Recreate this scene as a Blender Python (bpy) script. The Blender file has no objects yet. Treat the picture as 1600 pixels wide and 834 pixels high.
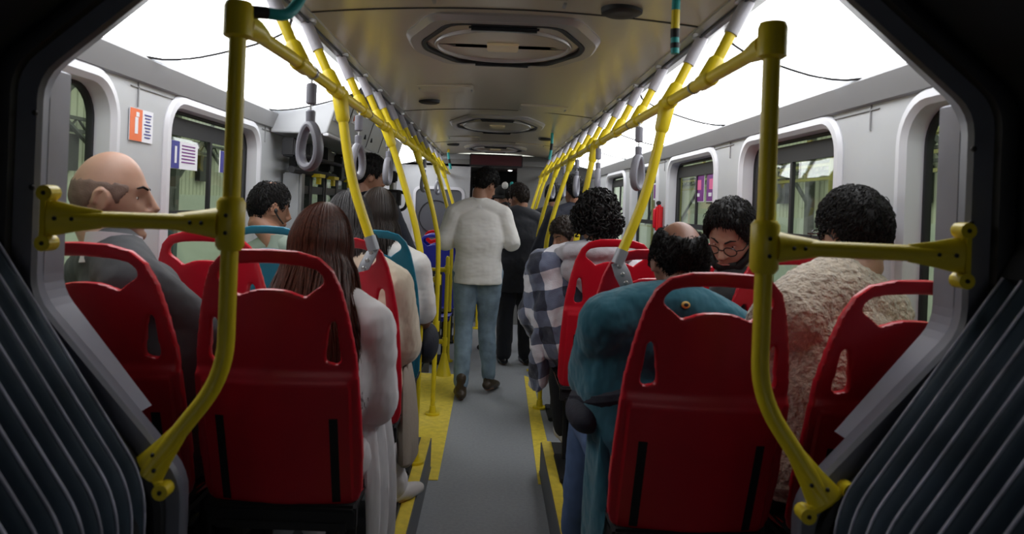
import bpy, bmesh, math, random
import numpy as np
from mathutils import Vector, Matrix, noise

S = bpy.context.scene
COL = S.collection
R = math.radians

# ------------------------------------------------------------------ camera, world, light, exposure
cam_data = bpy.data.cameras.new('camera')
cam = bpy.data.objects.new('camera', cam_data)
COL.objects.link(cam)
cam.location = (0, 0, 1.45)
cam.rotation_euler = (Matrix.Rotation(R(-2.2), 4, 'Y') @ Matrix.Rotation(R(90), 4, 'X')).to_euler()
cam_data.sensor_width = 36
cam_data.lens = 25.9
cam_data.shift_x = 0.02
cam_data.shift_y = -0.0606
cam_data.clip_start = 0.02
cam_data.dof.use_dof = True
cam_data.dof.focus_distance = 4.2
cam_data.dof.aperture_fstop = 4.0
S.camera = cam

S.view_settings.view_transform = 'Standard'
S.view_settings.look = 'None'
S.view_settings.gamma = 1
S.view_settings.exposure = 0.0
S.view_settings.use_curve_mapping = False
LIGHT = 4.4           # luminous ceiling panels
world = bpy.data.worlds.new('depot_ambient')
S.world = world
world.use_nodes = True
bg = world.node_tree.nodes['Background']
bg.inputs[0].default_value = (0.95, 0.98, 0.86, 1)
bg.inputs[1].default_value = 1.3

# ------------------------------------------------------------------ materials
MATS = {}
def nd(nt, t, **kw):
    n = nt.nodes.new(t)
    for k, v in kw.items():
        if k in n.inputs: n.inputs[k].default_value = v
        else: setattr(n, k, v)
    return n
def M(name, col, rough=0.5, metal=0.0, bump=None, var=None, coat=0.0, spec=0.5, sheen=0.0, emit=None, stretch=None, sss=0.0, rot=None):
    m = bpy.data.materials.new(name); m.use_nodes = True
    nt = m.node_tree; b = nt.nodes['Principled BSDF']
    b.inputs['Base Color'].default_value = (*col, 1)
    b.inputs['Roughness'].default_value = rough
    b.inputs['Metallic'].default_value = metal
    b.inputs['Specular IOR Level'].default_value = spec
    b.inputs['Coat Weight'].default_value = coat
    b.inputs['Coat Roughness'].default_value = 0.15
    b.inputs['Sheen Weight'].default_value = sheen
    if sss:
        b.inputs['Subsurface Weight'].default_value = sss
        b.inputs['Subsurface Radius'].default_value = (0.02, 0.008, 0.005)
        b.inputs['Subsurface Scale'].default_value = 0.3
    tc = nd(nt, 'ShaderNodeTexCoord'); mp = nd(nt, 'ShaderNodeMapping')
    nt.links.new(tc.outputs['Object'], mp.inputs['Vector'])
    if stretch: mp.inputs['Scale'].default_value = stretch
    if rot: mp.inputs['Rotation'].default_value = rot
    if var:
        n = nd(nt, 'ShaderNodeTexNoise', Scale=var[0], Detail=4.0)
        nt.links.new(mp.outputs[0], n.inputs['Vector'])
        r = nd(nt, 'ShaderNodeMapRange'); r.inputs[1].default_value = .3; r.inputs[2].default_value = .7
        r.inputs[3].default_value = 1 - var[1]; r.inputs[4].default_value = 1 + var[1]
        nt.links.new(n.outputs['Fac'], r.inputs[0])
        mx = nd(nt, 'ShaderNodeVectorMath', operation='SCALE'); mx.inputs[0].default_value = col
        nt.links.new(r.outputs[0], mx.inputs['Scale']); nt.links.new(mx.outputs[0], b.inputs['Base Color'])
    if bump:
        n = nd(nt, 'ShaderNodeTexNoise', Scale=bump[0], Detail=3.0)
        nt.links.new(mp.outputs[0], n.inputs['Vector'])
        bp = nd(nt, 'ShaderNodeBump', Strength=bump[1], Distance=bump[2] if len(bump) > 2 else 0.01)
        nt.links.new(n.outputs['Fac'], bp.inputs['Height']); nt.links.new(bp.outputs[0], b.inputs['Normal'])
    if emit:
        b.inputs['Emission Color'].default_value = (*emit[0], 1); b.inputs['Emission Strength'].default_value = emit[1]
    MATS[name] = m
    return m
def mat_glass(name, tint, spec=1.0):
    m = bpy.data.materials.new(name); m.use_nodes = True; nt = m.node_tree; nt.nodes.clear()
    o = nd(nt, 'ShaderNodeOutputMaterial'); mix = nd(nt, 'ShaderNodeMixShader')
    t = nd(nt, 'ShaderNodeBsdfTransparent'); t.inputs[0].default_value = (*tint, 1)
    g = nd(nt, 'ShaderNodeBsdfGlossy', Roughness=0.02); lw = nd(nt, 'ShaderNodeLayerWeight')
    pw = nd(nt, 'ShaderNodeMath', operation='POWER'); pw.inputs[1].default_value = 5.0
    f = nd(nt, 'ShaderNodeMath', operation='MULTIPLY_ADD'); f.inputs[1].default_value = .9; f.inputs[2].default_value = .05
    nt.links.new(lw.outputs['Facing'], pw.inputs[0]); nt.links.new(pw.outputs[0], f.inputs[0])
    nt.links.new(f.outputs[0], mix.inputs[0]); nt.links.new(t.outputs[0], mix.inputs[1]); nt.links.new(g.outputs[0], mix.inputs[2])
    nt.links.new(mix.outputs[0], o.inputs[0]); MATS[name] = m; return m
def mat_plaid(name):
    m = bpy.data.materials.new(name); m.use_nodes = True; nt = m.node_tree; b = nt.nodes['Principled BSDF']
    b.inputs['Roughness'].default_value = .9; b.inputs['Sheen Weight'].default_value = .3
    tc = nd(nt, 'ShaderNodeTexCoord'); mp = nd(nt, 'ShaderNodeMapping'); mp.inputs['Rotation'].default_value = (0, R(14), R(35))
    nz = nd(nt, 'ShaderNodeTexNoise', Scale=9.0); nt.links.new(tc.outputs['Object'], nz.inputs['Vector'])
    ad = nd(nt, 'ShaderNodeVectorMath', operation='MULTIPLY_ADD'); ad.inputs[1].default_value = (.05, .05, .05)
    nt.links.new(nz.outputs['Color'], ad.inputs[0]); nt.links.new(tc.outputs['Object'], ad.inputs[2])
    nt.links.new(ad.outputs[0], mp.inputs[0])
    sp = nd(nt, 'ShaderNodeSeparateXYZ'); nt.links.new(mp.outputs[0], sp.inputs[0])
    def band(axis, k, lo):
        a = nd(nt, 'ShaderNodeMath', operation='MULTIPLY'); a.inputs[1].default_value = k; nt.links.new(sp.outputs[axis], a.inputs[0])
        f = nd(nt, 'ShaderNodeMath', operation='FRACT'); nt.links.new(a.outputs[0], f.inputs[0])
        g = nd(nt, 'ShaderNodeMath', operation='GREATER_THAN'); g.inputs[1].default_value = lo; nt.links.new(f.outputs[0], g.inputs[0]); return g
    a, c = band(0, 6.5, .52), band(2, 6.0, .5)
    s = nd(nt, 'ShaderNodeMath', operation='ADD'); nt.links.new(a.outputs[0], s.inputs[0]); nt.links.new(c.outputs[0], s.inputs[1])
    h = nd(nt, 'ShaderNodeMath', operation='MULTIPLY'); h.inputs[1].default_value = .5; nt.links.new(s.outputs[0], h.inputs[0])
    cr = nd(nt, 'ShaderNodeValToRGB'); cr.color_ramp.interpolation = 'CONSTANT'
    e = cr.color_ramp.elements; e[0].color = (.012, .016, .035, 1); e[1].position = .75; e[1].color = (.62, .61, .66, 1)
    x = e.new(.3); x.color = (.11, .13, .2, 1)
    nt.links.new(h.outputs[0], cr.inputs[0]); nt.links.new(cr.outputs[0], b.inputs['Base Color'])
    n2 = nd(nt, 'ShaderNodeTexNoise', Scale=220.0); nt.links.new(tc.outputs['Object'], n2.inputs['Vector'])
    bp = nd(nt, 'ShaderNodeBump', Strength=.5, Distance=.004); nt.links.new(n2.outputs['Fac'], bp.inputs['Height']); nt.links.new(bp.outputs[0], b.inputs['Normal'])
    MATS[name] = m; return m

M('yellow', (.78, .60, .015), .38, bump=(14, .1), var=(9, .06))
M('yellow_tape', (.86, .66, .07), .6, var=(25, .12))
M('red_plastic', (.56, .006, .022), .36, bump=(160, .08, .002), var=(6, .06))
M('red_bright', (.62, .01, .015), .36)
M('teal_plastic', (.012, .17, .27), .38, bump=(160, .08, .002))
M('blue_plastic', (.02, .025, .35), .38)
M('black', (.008, .008, .01), .6)
M('black_gloss', (.01, .01, .012), .2)
M('slot_black', (.006, .005, .006), .75)
M('grey_sleeve', (.42, .41, .46), .4)
M('grey_bracket', (.30, .31, .34), .45, metal=.3)
M('strap_grey', (.20, .20, .24), .5)
M('ring_grey', (.24, .24, .28), .4)
M('wall_grey', (.44, .45, .47), .45, var=(3, .04), bump=(300, .05, .001))
M('trim_light', (.62, .62, .66), .4)
M('cornice_grey', (.25, .25, .26), .5)
M('ceiling', (.56, .51, .41), .28, metal=.25, bump=(3, .08, .02))
M('ceiling_dark', (.34, .32, .31), .3, metal=.2)
M('alu', (.42, .42, .42), .35, metal=.8)
M('floor', (.30, .315, .34), .55, var=(60, .08), bump=(400, .1, .001))
M('riser', (.12, .125, .14), .6)
M('platform', (.10, .108, .115), .6, var=(60, .1))
M('rubber_black', (.007, .007, .009), .6)
M('curtain_dark', (.006, .008, .014), .85, var=(2, .4))
M('bellows', (.045, .070, .098), .55, var=(7, .25), bump=(60, .15, .004))
M('piping', (.55, .55, .66), .5, var=(14, .4))
M('frame_grey', (.11, .115, .145), .45, var=(8, .12), bump=(200, .05, .002))
M('lip_grey', (.22, .22, .27), .45, var=(8, .08))
M('light_panel', (.9, .9, .9), .5, emit=((.96, .98, 1.0), LIGHT))
M('spot', (1, 1, 1), .5, emit=((1, .97, .9), 6))
M('warm_diffuser', (.80, .68, .42), .35)
M('teal_strap', (.02, .36, .36), .5)
M('sign_red', (.06, .004, .01), .35)
M('steel_dark', (.06, .065, .06), .6)
M('depot_floor', (.22, .22, .2), .7, var=(1, .1))
M('depot_white', (.62, .66, .6), .6)
M('depot_yellow', (.42, .38, .14), .5)
M('sticker_white', (.75, .75, .8), .5)
M('sticker_orange', (.75, .16, .05), .5)
M('sticker_blue', (.04, .04, .25), .5)
M('sticker_purple', (.16, .01, .2), .5)
M('sticker_pink', (.7, .12, .3), .5)
M('door_black', (.015, .016, .02), .4)
M('cab_grey', (.17, .17, .165), .6)
M('monitor', (.085, .09, .105), .35)
mat_glass('glass', (.86, .92, .86))
mat_glass('glass_door', (.7, .76, .72))
# ribbed cladding of the depot
m = M('cladding', (.50, .52, .40), .6)
nt = m.node_tree; tc = nd(nt, 'ShaderNodeTexCoord'); w = nd(nt, 'ShaderNodeTexWave', Scale=1.6); w.bands_direction = 'Y'
nt.links.new(tc.outputs['Object'], w.inputs[0]); cr = nd(nt, 'ShaderNodeValToRGB')
cr.color_ramp.elements[0].color = (.40, .41, .32, 1); cr.color_ramp.elements[0].position = .02
cr.color_ramp.elements[1].color = (.66, .67, .55, 1); cr.color_ramp.elements[1].position = .25
nt.links.new(w.outputs['Fac'], cr.inputs[0]); nt.links.new(cr.outputs[0], nt.nodes['Principled BSDF'].inputs['Base Color'])
# people
M('skin_fair', (.40, .225, .16), .5, sss=.15, var=(20, .06), bump=(220, .12, .001))
M('skin_tan', (.33, .16, .10), .5, sss=.12, var=(20, .06), bump=(220, .12, .001))
M('skin_brown', (.22, .10, .065), .5, sss=.1, var=(20, .06), bump=(220, .12, .001))
M('hair_black', (.008, .007, .007), .55, spec=.2)
M('hair_dark', (.022, .014, .011), .5, spec=.3)
M('hair_brown', (.068, .022, .013), .45, var=(34, .6), stretch=(7, 7, .3), spec=.22)
M('hair_grey', (.050, .048, .050), .55, var=(34, .5), stretch=(7, 7, .3), spec=.3)
M('stubble', (.15, .09, .07), .7, bump=(300, .5, .002), var=(30, .2))
M('eye_white', (.7, .68, .66), .2)
M('eye_dark', (.01, .008, .008), .15)
M('lip', (.35, .12, .10), .5)
M('suit_grey', (.036, .038, .046), .85, sheen=.08, bump=(500, .4, .002), var=(12, .1))
M('suit_black', (.010, .011, .018), .85, sheen=.15, bump=(400, .3, .002))
M('shirt_lilac', (.62, .58, .64), .8)
M('shirt_white', (.78, .76, .74), .8, bump=(2.6, .8, .05), stretch=(.9, .9, 2.2), rot=(0, .5, 0), sheen=.1)
M('blouse_white', (.74, .72, .74), .85, bump=(6, .6, .025), stretch=(1.5, 1.5, .6), sheen=.1)
M('coat_beige', (.62, .54, .42), .85, bump=(8, .8, .03), stretch=(1.2, 1.2, .7), sheen=.2)
M('shirt_green', (.27, .32, .27), .85)
M('teal_fleece', (.010, .105, .150), .9, bump=(7, .8, .035), stretch=(1.3, 1.3, .8), sheen=.2)
M('navy', (.008, .010, .022), .8, bump=(60, .4, .005))
M('sherpa', (.46, .38, .30), .95, bump=(75, 1.0, .02), var=(45, .22), sheen=.5)
M('black_cloth', (.010, .010, .012), .85)
M('jeans', (.20, .28, .36), .85, var=(11, .28), bump=(500, .4, .002))
M('jeans_blue', (.07, .12, .24), .85, var=(11, .2))
M('boot_brown', (.045, .028, .015), .45, bump=(40, .3))
M('shoe_white', (.6, .57, .56), .6)
M('hood_grey', (.36, .35, .38), .9, bump=(200, .4, .003))
M('bag_beige', (.34, .29, .24), .6, bump=(30, .3))
M('badge', (.65, .45, .1), .5)
mat_plaid('plaid')

# ------------------------------------------------------------------ mesh helpers
def tag(o, label=None, cat=None, group=None, kind=None):
    if label: o['label'] = label
    if cat: o['category'] = cat
    if group: o['group'] = group
    if kind: o['kind'] = kind
    return o
def off(parent):
    v = Vector((0, 0, 0))
    while parent: v += parent.location; parent = parent.parent
    return v
def empty(name, loc, label=None, cat=None, group=None, kind=None):
    o = bpy.data.objects.new(name, None); o.empty_display_size = .05; COL.objects.link(o); o.location = loc
    return tag(o, label, cat, group, kind)
def copy_tree(o, parent=None):
    c = o.copy(); COL.objects.link(c); c.parent = parent
    for ch in [x for x in o.children]: copy_tree(ch, c)
    return c

class MB:
    def __init__(s): s.v = []; s.f = []
    def add(s, vs, fs):
        n = len(s.v); s.v += [tuple(v) for v in vs]; s.f += [tuple(i + n for i in f) for f in fs]; return s
    def box(s, c, d, rot=None, bev=0):
        x, y, z = (k / 2 for k in d)
        if bev:
            bm = bmesh.new(); bmesh.ops.create_cube(bm, size=1)
            for v in bm.verts: v.co = Vector((v.co.x * d[0], v.co.y * d[1], v.co.z * d[2]))
            bmesh.ops.bevel(bm, geom=bm.edges[:], offset=bev, segments=2, affect='EDGES')
            bm.verts.index_update()
            vs = [v.co.copy() for v in bm.verts]; fs = [[v.index for v in f.verts] for f in bm.faces]; bm.free()
        else:
            vs = [Vector((a * x, b * y, e * z)) for a in (-1, 1) for b in (-1, 1) for e in (-1, 1)]
            fs = [(0, 1, 3, 2), (4, 6, 7, 5), (0, 4, 5, 1), (2, 3, 7, 6), (0, 2, 6, 4), (1, 5, 7, 3)]
        if rot: vs = [rot @ v for v in vs]
        return s.add([v + Vector(c) for v in vs], fs)
    def rings(s, rs, cap=True, closed=False):
        n = len(rs[0]); vs = [p for r in rs for p in r]; fs = []
        m = len(rs)
        for i in range(m if closed else m - 1):
            for j in range(n):
                a, b = i * n + j, i * n + (j + 1) % n; c = ((i + 1) % m) * n + (j + 1) % n; d = ((i + 1) % m) * n + j
                fs.append((a, b, c, d))
        if cap and not closed: fs.append(tuple(range(n))[::-1]); fs.append(tuple((m - 1) * n + j for j in range(n)))
        return s.add(vs, fs)
    def tube(s, pts, r, seg=12, round_ends=False, closed=False, flat=None):
        pts = [Vector(p) for p in pts]; n = len(pts)
        rr = list(r) if hasattr(r, '__len__') else [r] * n
        if round_ends:
            d0 = (pts[0] - pts[1]).normalized(); d1 = (pts[-1] - pts[-2]).normalized()
            a = []; ra = []
            for k in (88, 60, 30): a.append(pts[0] + d0 * rr[0] * math.sin(R(k))); ra.append(rr[0] * math.cos(R(k)))
            b = []; rb = []
            for k in (30, 60, 88): b.append(pts[-1] + d1 * rr[-1] * math.sin(R(k))); rb.append(rr[-1] * math.cos(R(k)))
            pts = a + pts + b; rr = ra + rr + rb; n = len(pts)
        T = []
        for i in range(n):
            if closed: t = pts[(i + 1) % n] - pts[i - 1]
            else: t = pts[min(i + 1, n - 1)] - pts[max(i - 1, 0)]
            T.append(t.normalized())
        up = Vector((0, 0, 1)) if abs(T[0].z) < .9 else Vector((0, 1, 0))
        if flat is not None: up = Vector(flat[0])
        N = (up - T[0] * up.dot(T[0])).normalized(); out = []
        for i in range(n):
            N = (N - T[i] * N.dot(T[i])).normalized(); B = T[i].cross(N)
            fl = flat[1] if flat else 1
            out.append([pts[i] + (N * math.cos(a) * fl + B * math.sin(a)) * rr[i] for a in [2 * math.pi * k / seg for k in range(seg)]])
        return s.rings(out, closed=closed)
    def ell(s, c, r, rot=None, seg=20, rg=14):
        vs = []; fs = []
        for i in range(rg + 1):
            th = math.pi * i / rg
            for j in range(seg):
                ph = 2 * math.pi * j / seg
                v = Vector((r[0] * math.sin(th) * math.cos(ph), r[1] * math.sin(th) * math.sin(ph), r[2] * math.cos(th)))
                vs.append((rot @ v if rot else v) + Vector(c))
        for i in range(rg):
            for j in range(seg):
                fs.append((i * seg + j, (i + 1) * seg + j, (i + 1) * seg + (j + 1) % seg, i * seg + (j + 1) % seg))
        return s.add(vs, fs)
    def prism(s, pts, vec):
        n = len(pts); vec = Vector(vec)
        vs = [Vector(p) for p in pts] + [Vector(p) + vec for p in pts]
        fs = [tuple(range(n))[::-1], tuple(range(n, 2 * n))] + [(i, (i + 1) % n, n + (i + 1) % n, n + i) for i in range(n)]
        return s.add(vs, fs)
    def build(s, name, mat, parent=None, smooth=True, remesh=0, sm=0, disp=None, bevel=0, label=None, cat=None, group=None, kind=None, xf=None):
        vs = [Vector(v) for v in s.v]
        if xf: vs = [xf(v) for v in vs]
        if parent: o0 = off(parent); loc = Vector((0, 0, 0))
        else:
            a = np.array([list(v) for v in vs]); lo, hi = a.min(0), a.max(0)
            o0 = Vector(((lo[0] + hi[0]) / 2, (lo[1] + hi[1]) / 2, lo[2])); loc = o0
        me = bpy.data.meshes.new(name)
        me.from_pydata([tuple(v - o0) for v in vs], [], s.f); me.update()
        bm = bmesh.new(); bm.from_mesh(me); bmesh.ops.remove_doubles(bm, verts=bm.verts, dist=1e-5); bmesh.ops.recalc_face_normals(bm, faces=bm.faces); bm.to_mesh(me); bm.free()
        o = bpy.data.objects.new(name, me); COL.objects.link(o); o.location = loc
        if remesh or bevel:
            if remesh:
                md = o.modifiers.new('r', 'REMESH'); md.mode = 'VOXEL'; md.voxel_size = remesh; md.use_smooth_shade = True
                if sm: md = o.modifiers.new('s', 'SMOOTH'); md.factor = .5; md.iterations = sm
                if disp:
                    for k, (sc, st) in enumerate(disp):
                        tx = bpy.data.textures.new('cloth_folds', 'CLOUDS'); tx.noise_scale = sc; tx.noise_depth = 2
                        md = o.modifiers.new('d', 'DISPLACE'); md.texture = tx; md.strength = st; md.mid_level = .5; md.texture_coords = 'LOCAL'
            if bevel: md = o.modifiers.new('b', 'BEVEL'); md.width = bevel; md.segments = 2; md.limit_method = 'ANGLE'
            dg = bpy.context.evaluated_depsgraph_get(); ev = o.evaluated_get(dg)
            m2 = bpy.data.meshes.new_from_object(ev); o.modifiers.clear(); o.data = m2; bpy.data.meshes.remove(me); me = m2; me.name = name
        me.materials.clear(); me.materials.append(MATS[mat])
        if smooth:
            me.polygons.foreach_set('use_smooth', [True] * len(me.polygons))
            if not remesh:
                try: me.set_sharp_from_angle(angle=R(35))
                except Exception: pass
        else: me.polygons.foreach_set('use_smooth', [False] * len(me.polygons))
        if parent: o.parent = parent
        return tag(o, label, cat, group, kind)

def plate2d(outer, holes, thick, bevel=0):
    """flat plate with holes in local XY, thickness along Z -> verts, faces"""
    cu = bpy.data.curves.new('c', 'CURVE'); cu.dimensions = '2D'; cu.fill_mode = 'BOTH'; cu.extrude = thick / 2
    for pl in [outer] + holes:
        sp = cu.splines.new('POLY'); sp.points.add(len(pl) - 1); sp.use_cyclic_u = True
        for p, q in zip(sp.points, pl): p.co = (q[0], q[1], 0, 1)
    o = bpy.data.objects.new('c', cu); COL.objects.link(o)
    dg = bpy.context.evaluated_depsgraph_get()
    me = bpy.data.meshes.new_from_object(o.evaluated_get(dg))
    vs = [v.co.copy() for v in me.vertices]; fs = [tuple(p.vertices) for p in me.polygons]
    bpy.data.objects.remove(o); bpy.data.meshes.remove(me)
    return vs, fs
def rrect(x0, x1, y0, y1, r, n=6):
    out = []
    for cx, cy, a in ((x1 - r, y1 - r, 0), (x0 + r, y1 - r, 90), (x0 + r, y0 + r, 180), (x1 - r, y0 + r, 270)):
        for k in range(n + 1): t = R(a + 90 * k / n); out.append((cx + r * math.cos(t), cy + r * math.sin(t)))
    return out
def spline(pts, n=8):
    P = [Vector(p) for p in pts]; P = [P[0] * 2 - P[1]] + P + [P[-1] * 2 - P[-2]]; out = []
    for i in range(1, len(P) - 2):
        for k in range(n):
            t = k / n
            out.append(.5 * ((2 * P[i]) + (P[i + 1] - P[i - 1]) * t + (2 * P[i - 1] - 5 * P[i] + 4 * P[i + 1] - P[i + 2]) * t * t + (3 * P[i] - P[i - 1] - 3 * P[i + 1] + P[i + 2]) * t ** 3))
    out.append(P[-2]); return out
def bend(pts, rad=.06, n=5):
    """polyline with rounded corners"""
    P = [Vector(p) for p in pts]; out = [P[0]]
    for i in range(1, len(P) - 1):
        a = (P[i - 1] - P[i]); b = (P[i + 1] - P[i]); r = min(rad, a.length * .45, b.length * .45)
        p0 = P[i] + a.normalized() * r; p1 = P[i] + b.normalized() * r
        for k in range(n + 1): t = k / n; out.append(p0 * (1 - t) ** 2 + P[i] * 2 * t * (1 - t) + p1 * t * t)
    out.append(P[-1]); return out

# ================================================================== THE SETTING
WX = 1.19; Y1 = 9.0; CX = 0.02
def struct(mb, name, mat, **k): return mb.build(name, mat, kind='structure', **k)

struct(MB().box((CX, 3.9, -.05), (2.5, 11.8, .1)).box((CX, 10.4, -.05), (2.5, 1.6, .1)), 'floor', 'floor', smooth=False)
# raised platforms over the wheels, with riser faces and yellow nosing
for s, x in ((-1, -.285), (1, .325)):
    nm = 'left' if s < 0 else 'right'
    o = struct(MB().box(((x + s * 1.22) / 2, 2.70, .0865), (abs(s * 1.22 - x), 2.62, .173)), 'trim_platform_' + nm, 'platform', smooth=False)
    MB().box((x - s * .004, 2.70, .085), (.008, 2.62, .17)).box((x - s*.009, 2.70, .012), (.006, 2.62, .004)).build('riser_face', 'riser', o, smooth=False)
    MB().box((x + s * .022, 2.70, .175), (.052, 2.62, .006), bev=.002).build('yellow_nosing', 'yellow_tape', o)
# yellow zone painted on the low floor
struct(MB().prism([(-.285, 3.85, .001), (-.225, 3.85, .001), (-.225, 6.25, .001), (-.62, 6.25, .001), (-.62, 4.02, .001), (-.285, 4.02, .001)], (0, 0, .003)), 'trim_1', 'yellow_tape', smooth=False)
struct(MB().prism([(.30, 3.85, .001), (.325, 3.85, .001), (.36, 4.02, .001), (.40, 4.02, .001), (.40, 6.2, .001), (.335, 6.3, .001)], (0, 0, .003)), 'trim_2', 'yellow_tape', smooth=False)

WL = [(1.15, 2.28, .92, 1.775), (2.69, 3.70, .92, 1.775)]
WR = [(1.15, 2.12, .92, 1.775), (2.55, 3.50, .92, 1.775), (3.93, 4.95, .92, 1.775), (5.30, 6.25, .92, 1.775), (6.6, 7.6, .92, 1.775)]
DOOR = (4.30, 5.95)
def wall(s, wins, door):
    outer = [(-.0, 0), (Y1, 0), (Y1, 2.1), (0, 2.1)]
    holes = [rrect(a, b, c, d, .11) for a, b, c, d in wins]
    if door: outer = [(0, 0), (door[0], 0), (door[0], 1.83), (door[1], 1.83), (door[1], 0), (Y1, 0), (Y1, 2.1), (0, 2.1)]
    v, f = plate2d(outer, holes, .07)
    mb = MB().add(v, f)
    return struct(mb, 'wall_left' if s < 0 else 'wall_right', 'wall_grey', smooth=False, xf=lambda p: Vector((CX * 0 + s * (WX + .035 - p.z), p.x, p.y)))
wall(-1, WL, DOOR); wall(1, WR, None)
# darker cornice band below the light panels and thin panel joints
for s in (-1, 1):
    nm = 'left' if s < 0 else 'right'
    spans = [(1.0, 3.9), (6.7, 8.98)] if s < 0 else [(1.0, 8.98)]
    mb = MB()
    for a, b in spans:
        mb.prism([(s * 1.195, a, 1.90), (s * 1.15, a, 1.895), (s * 1.145, a, 1.885), (s * 1.172, a, 1.815), (s * 1.195, a, 1.81)], (0, b - a, 0))
    o = struct(mb, 'trim_cornice_' + nm, 'cornice_grey', smooth=False)
    j = MB()
    for y in ((2.45, 3.82) if s < 0 else (2.33, 3.7, 5.1, 6.4)):
        j.box((s * 1.188, y, 1.79), (.006, .005, .12)).box((s * 1.188, y + .2, 1.795), (.006, .5, .003))
    j.build('panel_joint', 'cornice_grey', o, smooth=False)

def ringloft(outline_fn, sect, s):
    """outline_fn(offset)->[(y,z)], sect [(offset, toward interior e)]"""
    rs = [[Vector((s * (WX - e), y, z)) for y, z in outline_fn(o)] for o, e in sect]
    return MB().rings(rs, closed=True)
wn = 0
for s, wins in ((-1, WL), (1, WR)):
    for i, (a, b, c, d) in enumerate(wins):
        wn += 1
        fn = lambda o: rrect(a - o, b + o, c - o, d + o, max(.02, .11 + o), 7)
        w = empty('window_%d' % wn, (s * WX, (a + b) / 2, c), kind='structure')
        ringloft(fn, [(.045, -.004), (.045, .004), (.034, .016), (.012, .018), (-.004, .004), (-.006, -.068), (.01, -.068), (.012, -.01)], s).build('window_surround', 'trim_light', w)
        ringloft(fn, [(.004, -.045), (-.016, -.045), (-.018, -.05), (-.016, -.066), (.004, -.066)], s).build('rubber_gasket', 'black', w)
        if i == 0:
            zt = 0
        fr = MB()
        zt, zs = d - .10, 1.365
        x = s * (WX + .053)
        fr.box((x, (a + b) / 2, d - .065), (.012, b - a - .02, .07)).box((x, (a + b) / 2, zs), (.016, b - a - .03, .03))
        fr.box((x, (a + b) / 2 + .03, (zs + zt) / 2), (.014, .022, zt - zs)).box((x, a + .045, (zs + zt) / 2), (.014, .03, zt - zs)).box((x, b - .045, (zs + zt) / 2), (.014, .03, zt - zs))
        if i: fr.build('sliding_sash', 'black', w, smooth=False)
        if i: MB().box((s * (WX + .040), a + .06, 1.53), (.02, .035, .10), bev=.004).build('sash_latch', 'black', w)
        v, f = plate2d(rrect(a + .005, b - .005, c + .005, d - .005, .10, 7), [], .005)
        MB().add(v, f).build('glass', 'glass', w, smooth=False, xf=lambda p: Vector((s * (WX + .062), p.x, p.y)) + Vector((s * p.z, 0, 0)))

# ceiling: shallow vault with edge strips, backing plates above the light panels added to block outside light
def cz(x): return 2.045 + .035 * (1 - (x / .64) ** 2)
xs = [-.64 + 1.28 * k / 16 for k in range(17)]
pr = [(x + CX, cz(x)) for x in xs]; prof = pr + [(x, z + .06) for x, z in reversed(pr)]
struct(MB().rings([[Vector((x, y, z)) for x, z in prof] for y in (1.0, 3.0, 5.0, 7.0, 9.0)]), 'ceiling', 'ceiling')
for s in (-1, 1):
    nm = 'left' if s < 0 else 'right'
    q = [(CX + s * .62, 2.040), (CX + s * .665, 2.022), (CX + s * .70, 2.028), (CX + s * .70, 2.07), (CX + s * .62, 2.08)]
    o = struct(MB().prism([(x, 1.0, z) for x, z in q], (0, 7.98, 0)), 'trim_ceiling_' + nm, 'alu', smooth=False)
    MB().box((CX + s * .643, 5.0, 2.026), (.006, 7.9, .008), rot=None).build('seal_strip', 'black', o, smooth=False)
    struct(MB().prism([(CX + s * .69, 1.0, 2.10), (s * 1.25, 1.0, 1.99), (s * 1.25, 1.0, 2.02), (CX + s * .69, 1.0, 2.14)], (0, 8.0, 0)), 'trim_light_block_' + nm, 'wall_grey', smooth=False)
sm = MB()
for y in (2.36, 4.85, 7.3):
    for k in range(16):
        x0, x1 = xs[k], xs[k + 1]
        sm.prism([(x0 + CX, y, cz(x0) - .002), (x1 + CX, y, cz(x1) - .002), (x1 + CX, y, cz(x1) + .004), (x0 + CX, y, cz(x0) + .004)], (0, .012, 0))
struct(sm, 'trim_3', 'black', smooth=False)

# luminous ceiling panels
def lamp_panel(s, a, b, label):
    t = empty('ceiling_light_panel', (s * .92, (a + b) / 2, 1.9), label, 'ceiling light', 'luminous ceiling panels along the sides')
    def P(u, v): # u across 0 inner..1 outer, v along
        x = CX * (1 - u) + s * (.69 + (1.165 - .69) * u); z = 2.033 - .140 * u - .012 * math.sin(math.pi * u)
        return Vector((x, v, z))
    out = rrect(a, b, 0, 1, .10, 6)
    # rounded corners at the ends in (y,u) space
    n = 14; m = max(6, int((b - a) / .12)); vs = []; fs = []
    for top in (0, 1):
        for i in range(m + 1):
            for j in range(n + 1):
                u = j / n; v = a + (b - a) * i / m; r = .16
                du = abs(u - .5) * .5; e = max(0, du - (.25 - r)); ins = r - math.sqrt(max(0, r * r - e * e))
                vv = min(max(v, a + ins), b - ins)
                p = P(u, vv); p.z += .012 * top; vs.append(p)
    K = (m + 1) * (n + 1)
    for i in range(m):
        for j in range(n):
            q = (i * (n + 1) + j, i * (n + 1) + j + 1, (i + 1) * (n + 1) + j + 1, (i + 1) * (n + 1) + j)
            fs.append(q); fs.append(tuple(k + K for k in q[::-1]))
    MB().add(vs, fs).build('diffuser', 'light_panel', t)
    sl = MB()
    for ye, sg in ((b, -1),):
        pts = []
        for k in range(15):
            u = k / 14; r = .16; du = abs(u - .5) * .5; e = max(0, du - (.25 - r)); ins = r - math.sqrt(max(0, r * r - e * e))
            p = P(u, ye - .004 - ins); p.z -= .002; pts.append(p)
        sl.tube(pts, .005, 6)
    sl.build('rubber_seal', 'black', t)
lamp_panel(-1, 1.15, 2.55, 'luminous white ceiling panel on the left, nearest, over the bald man')
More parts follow.
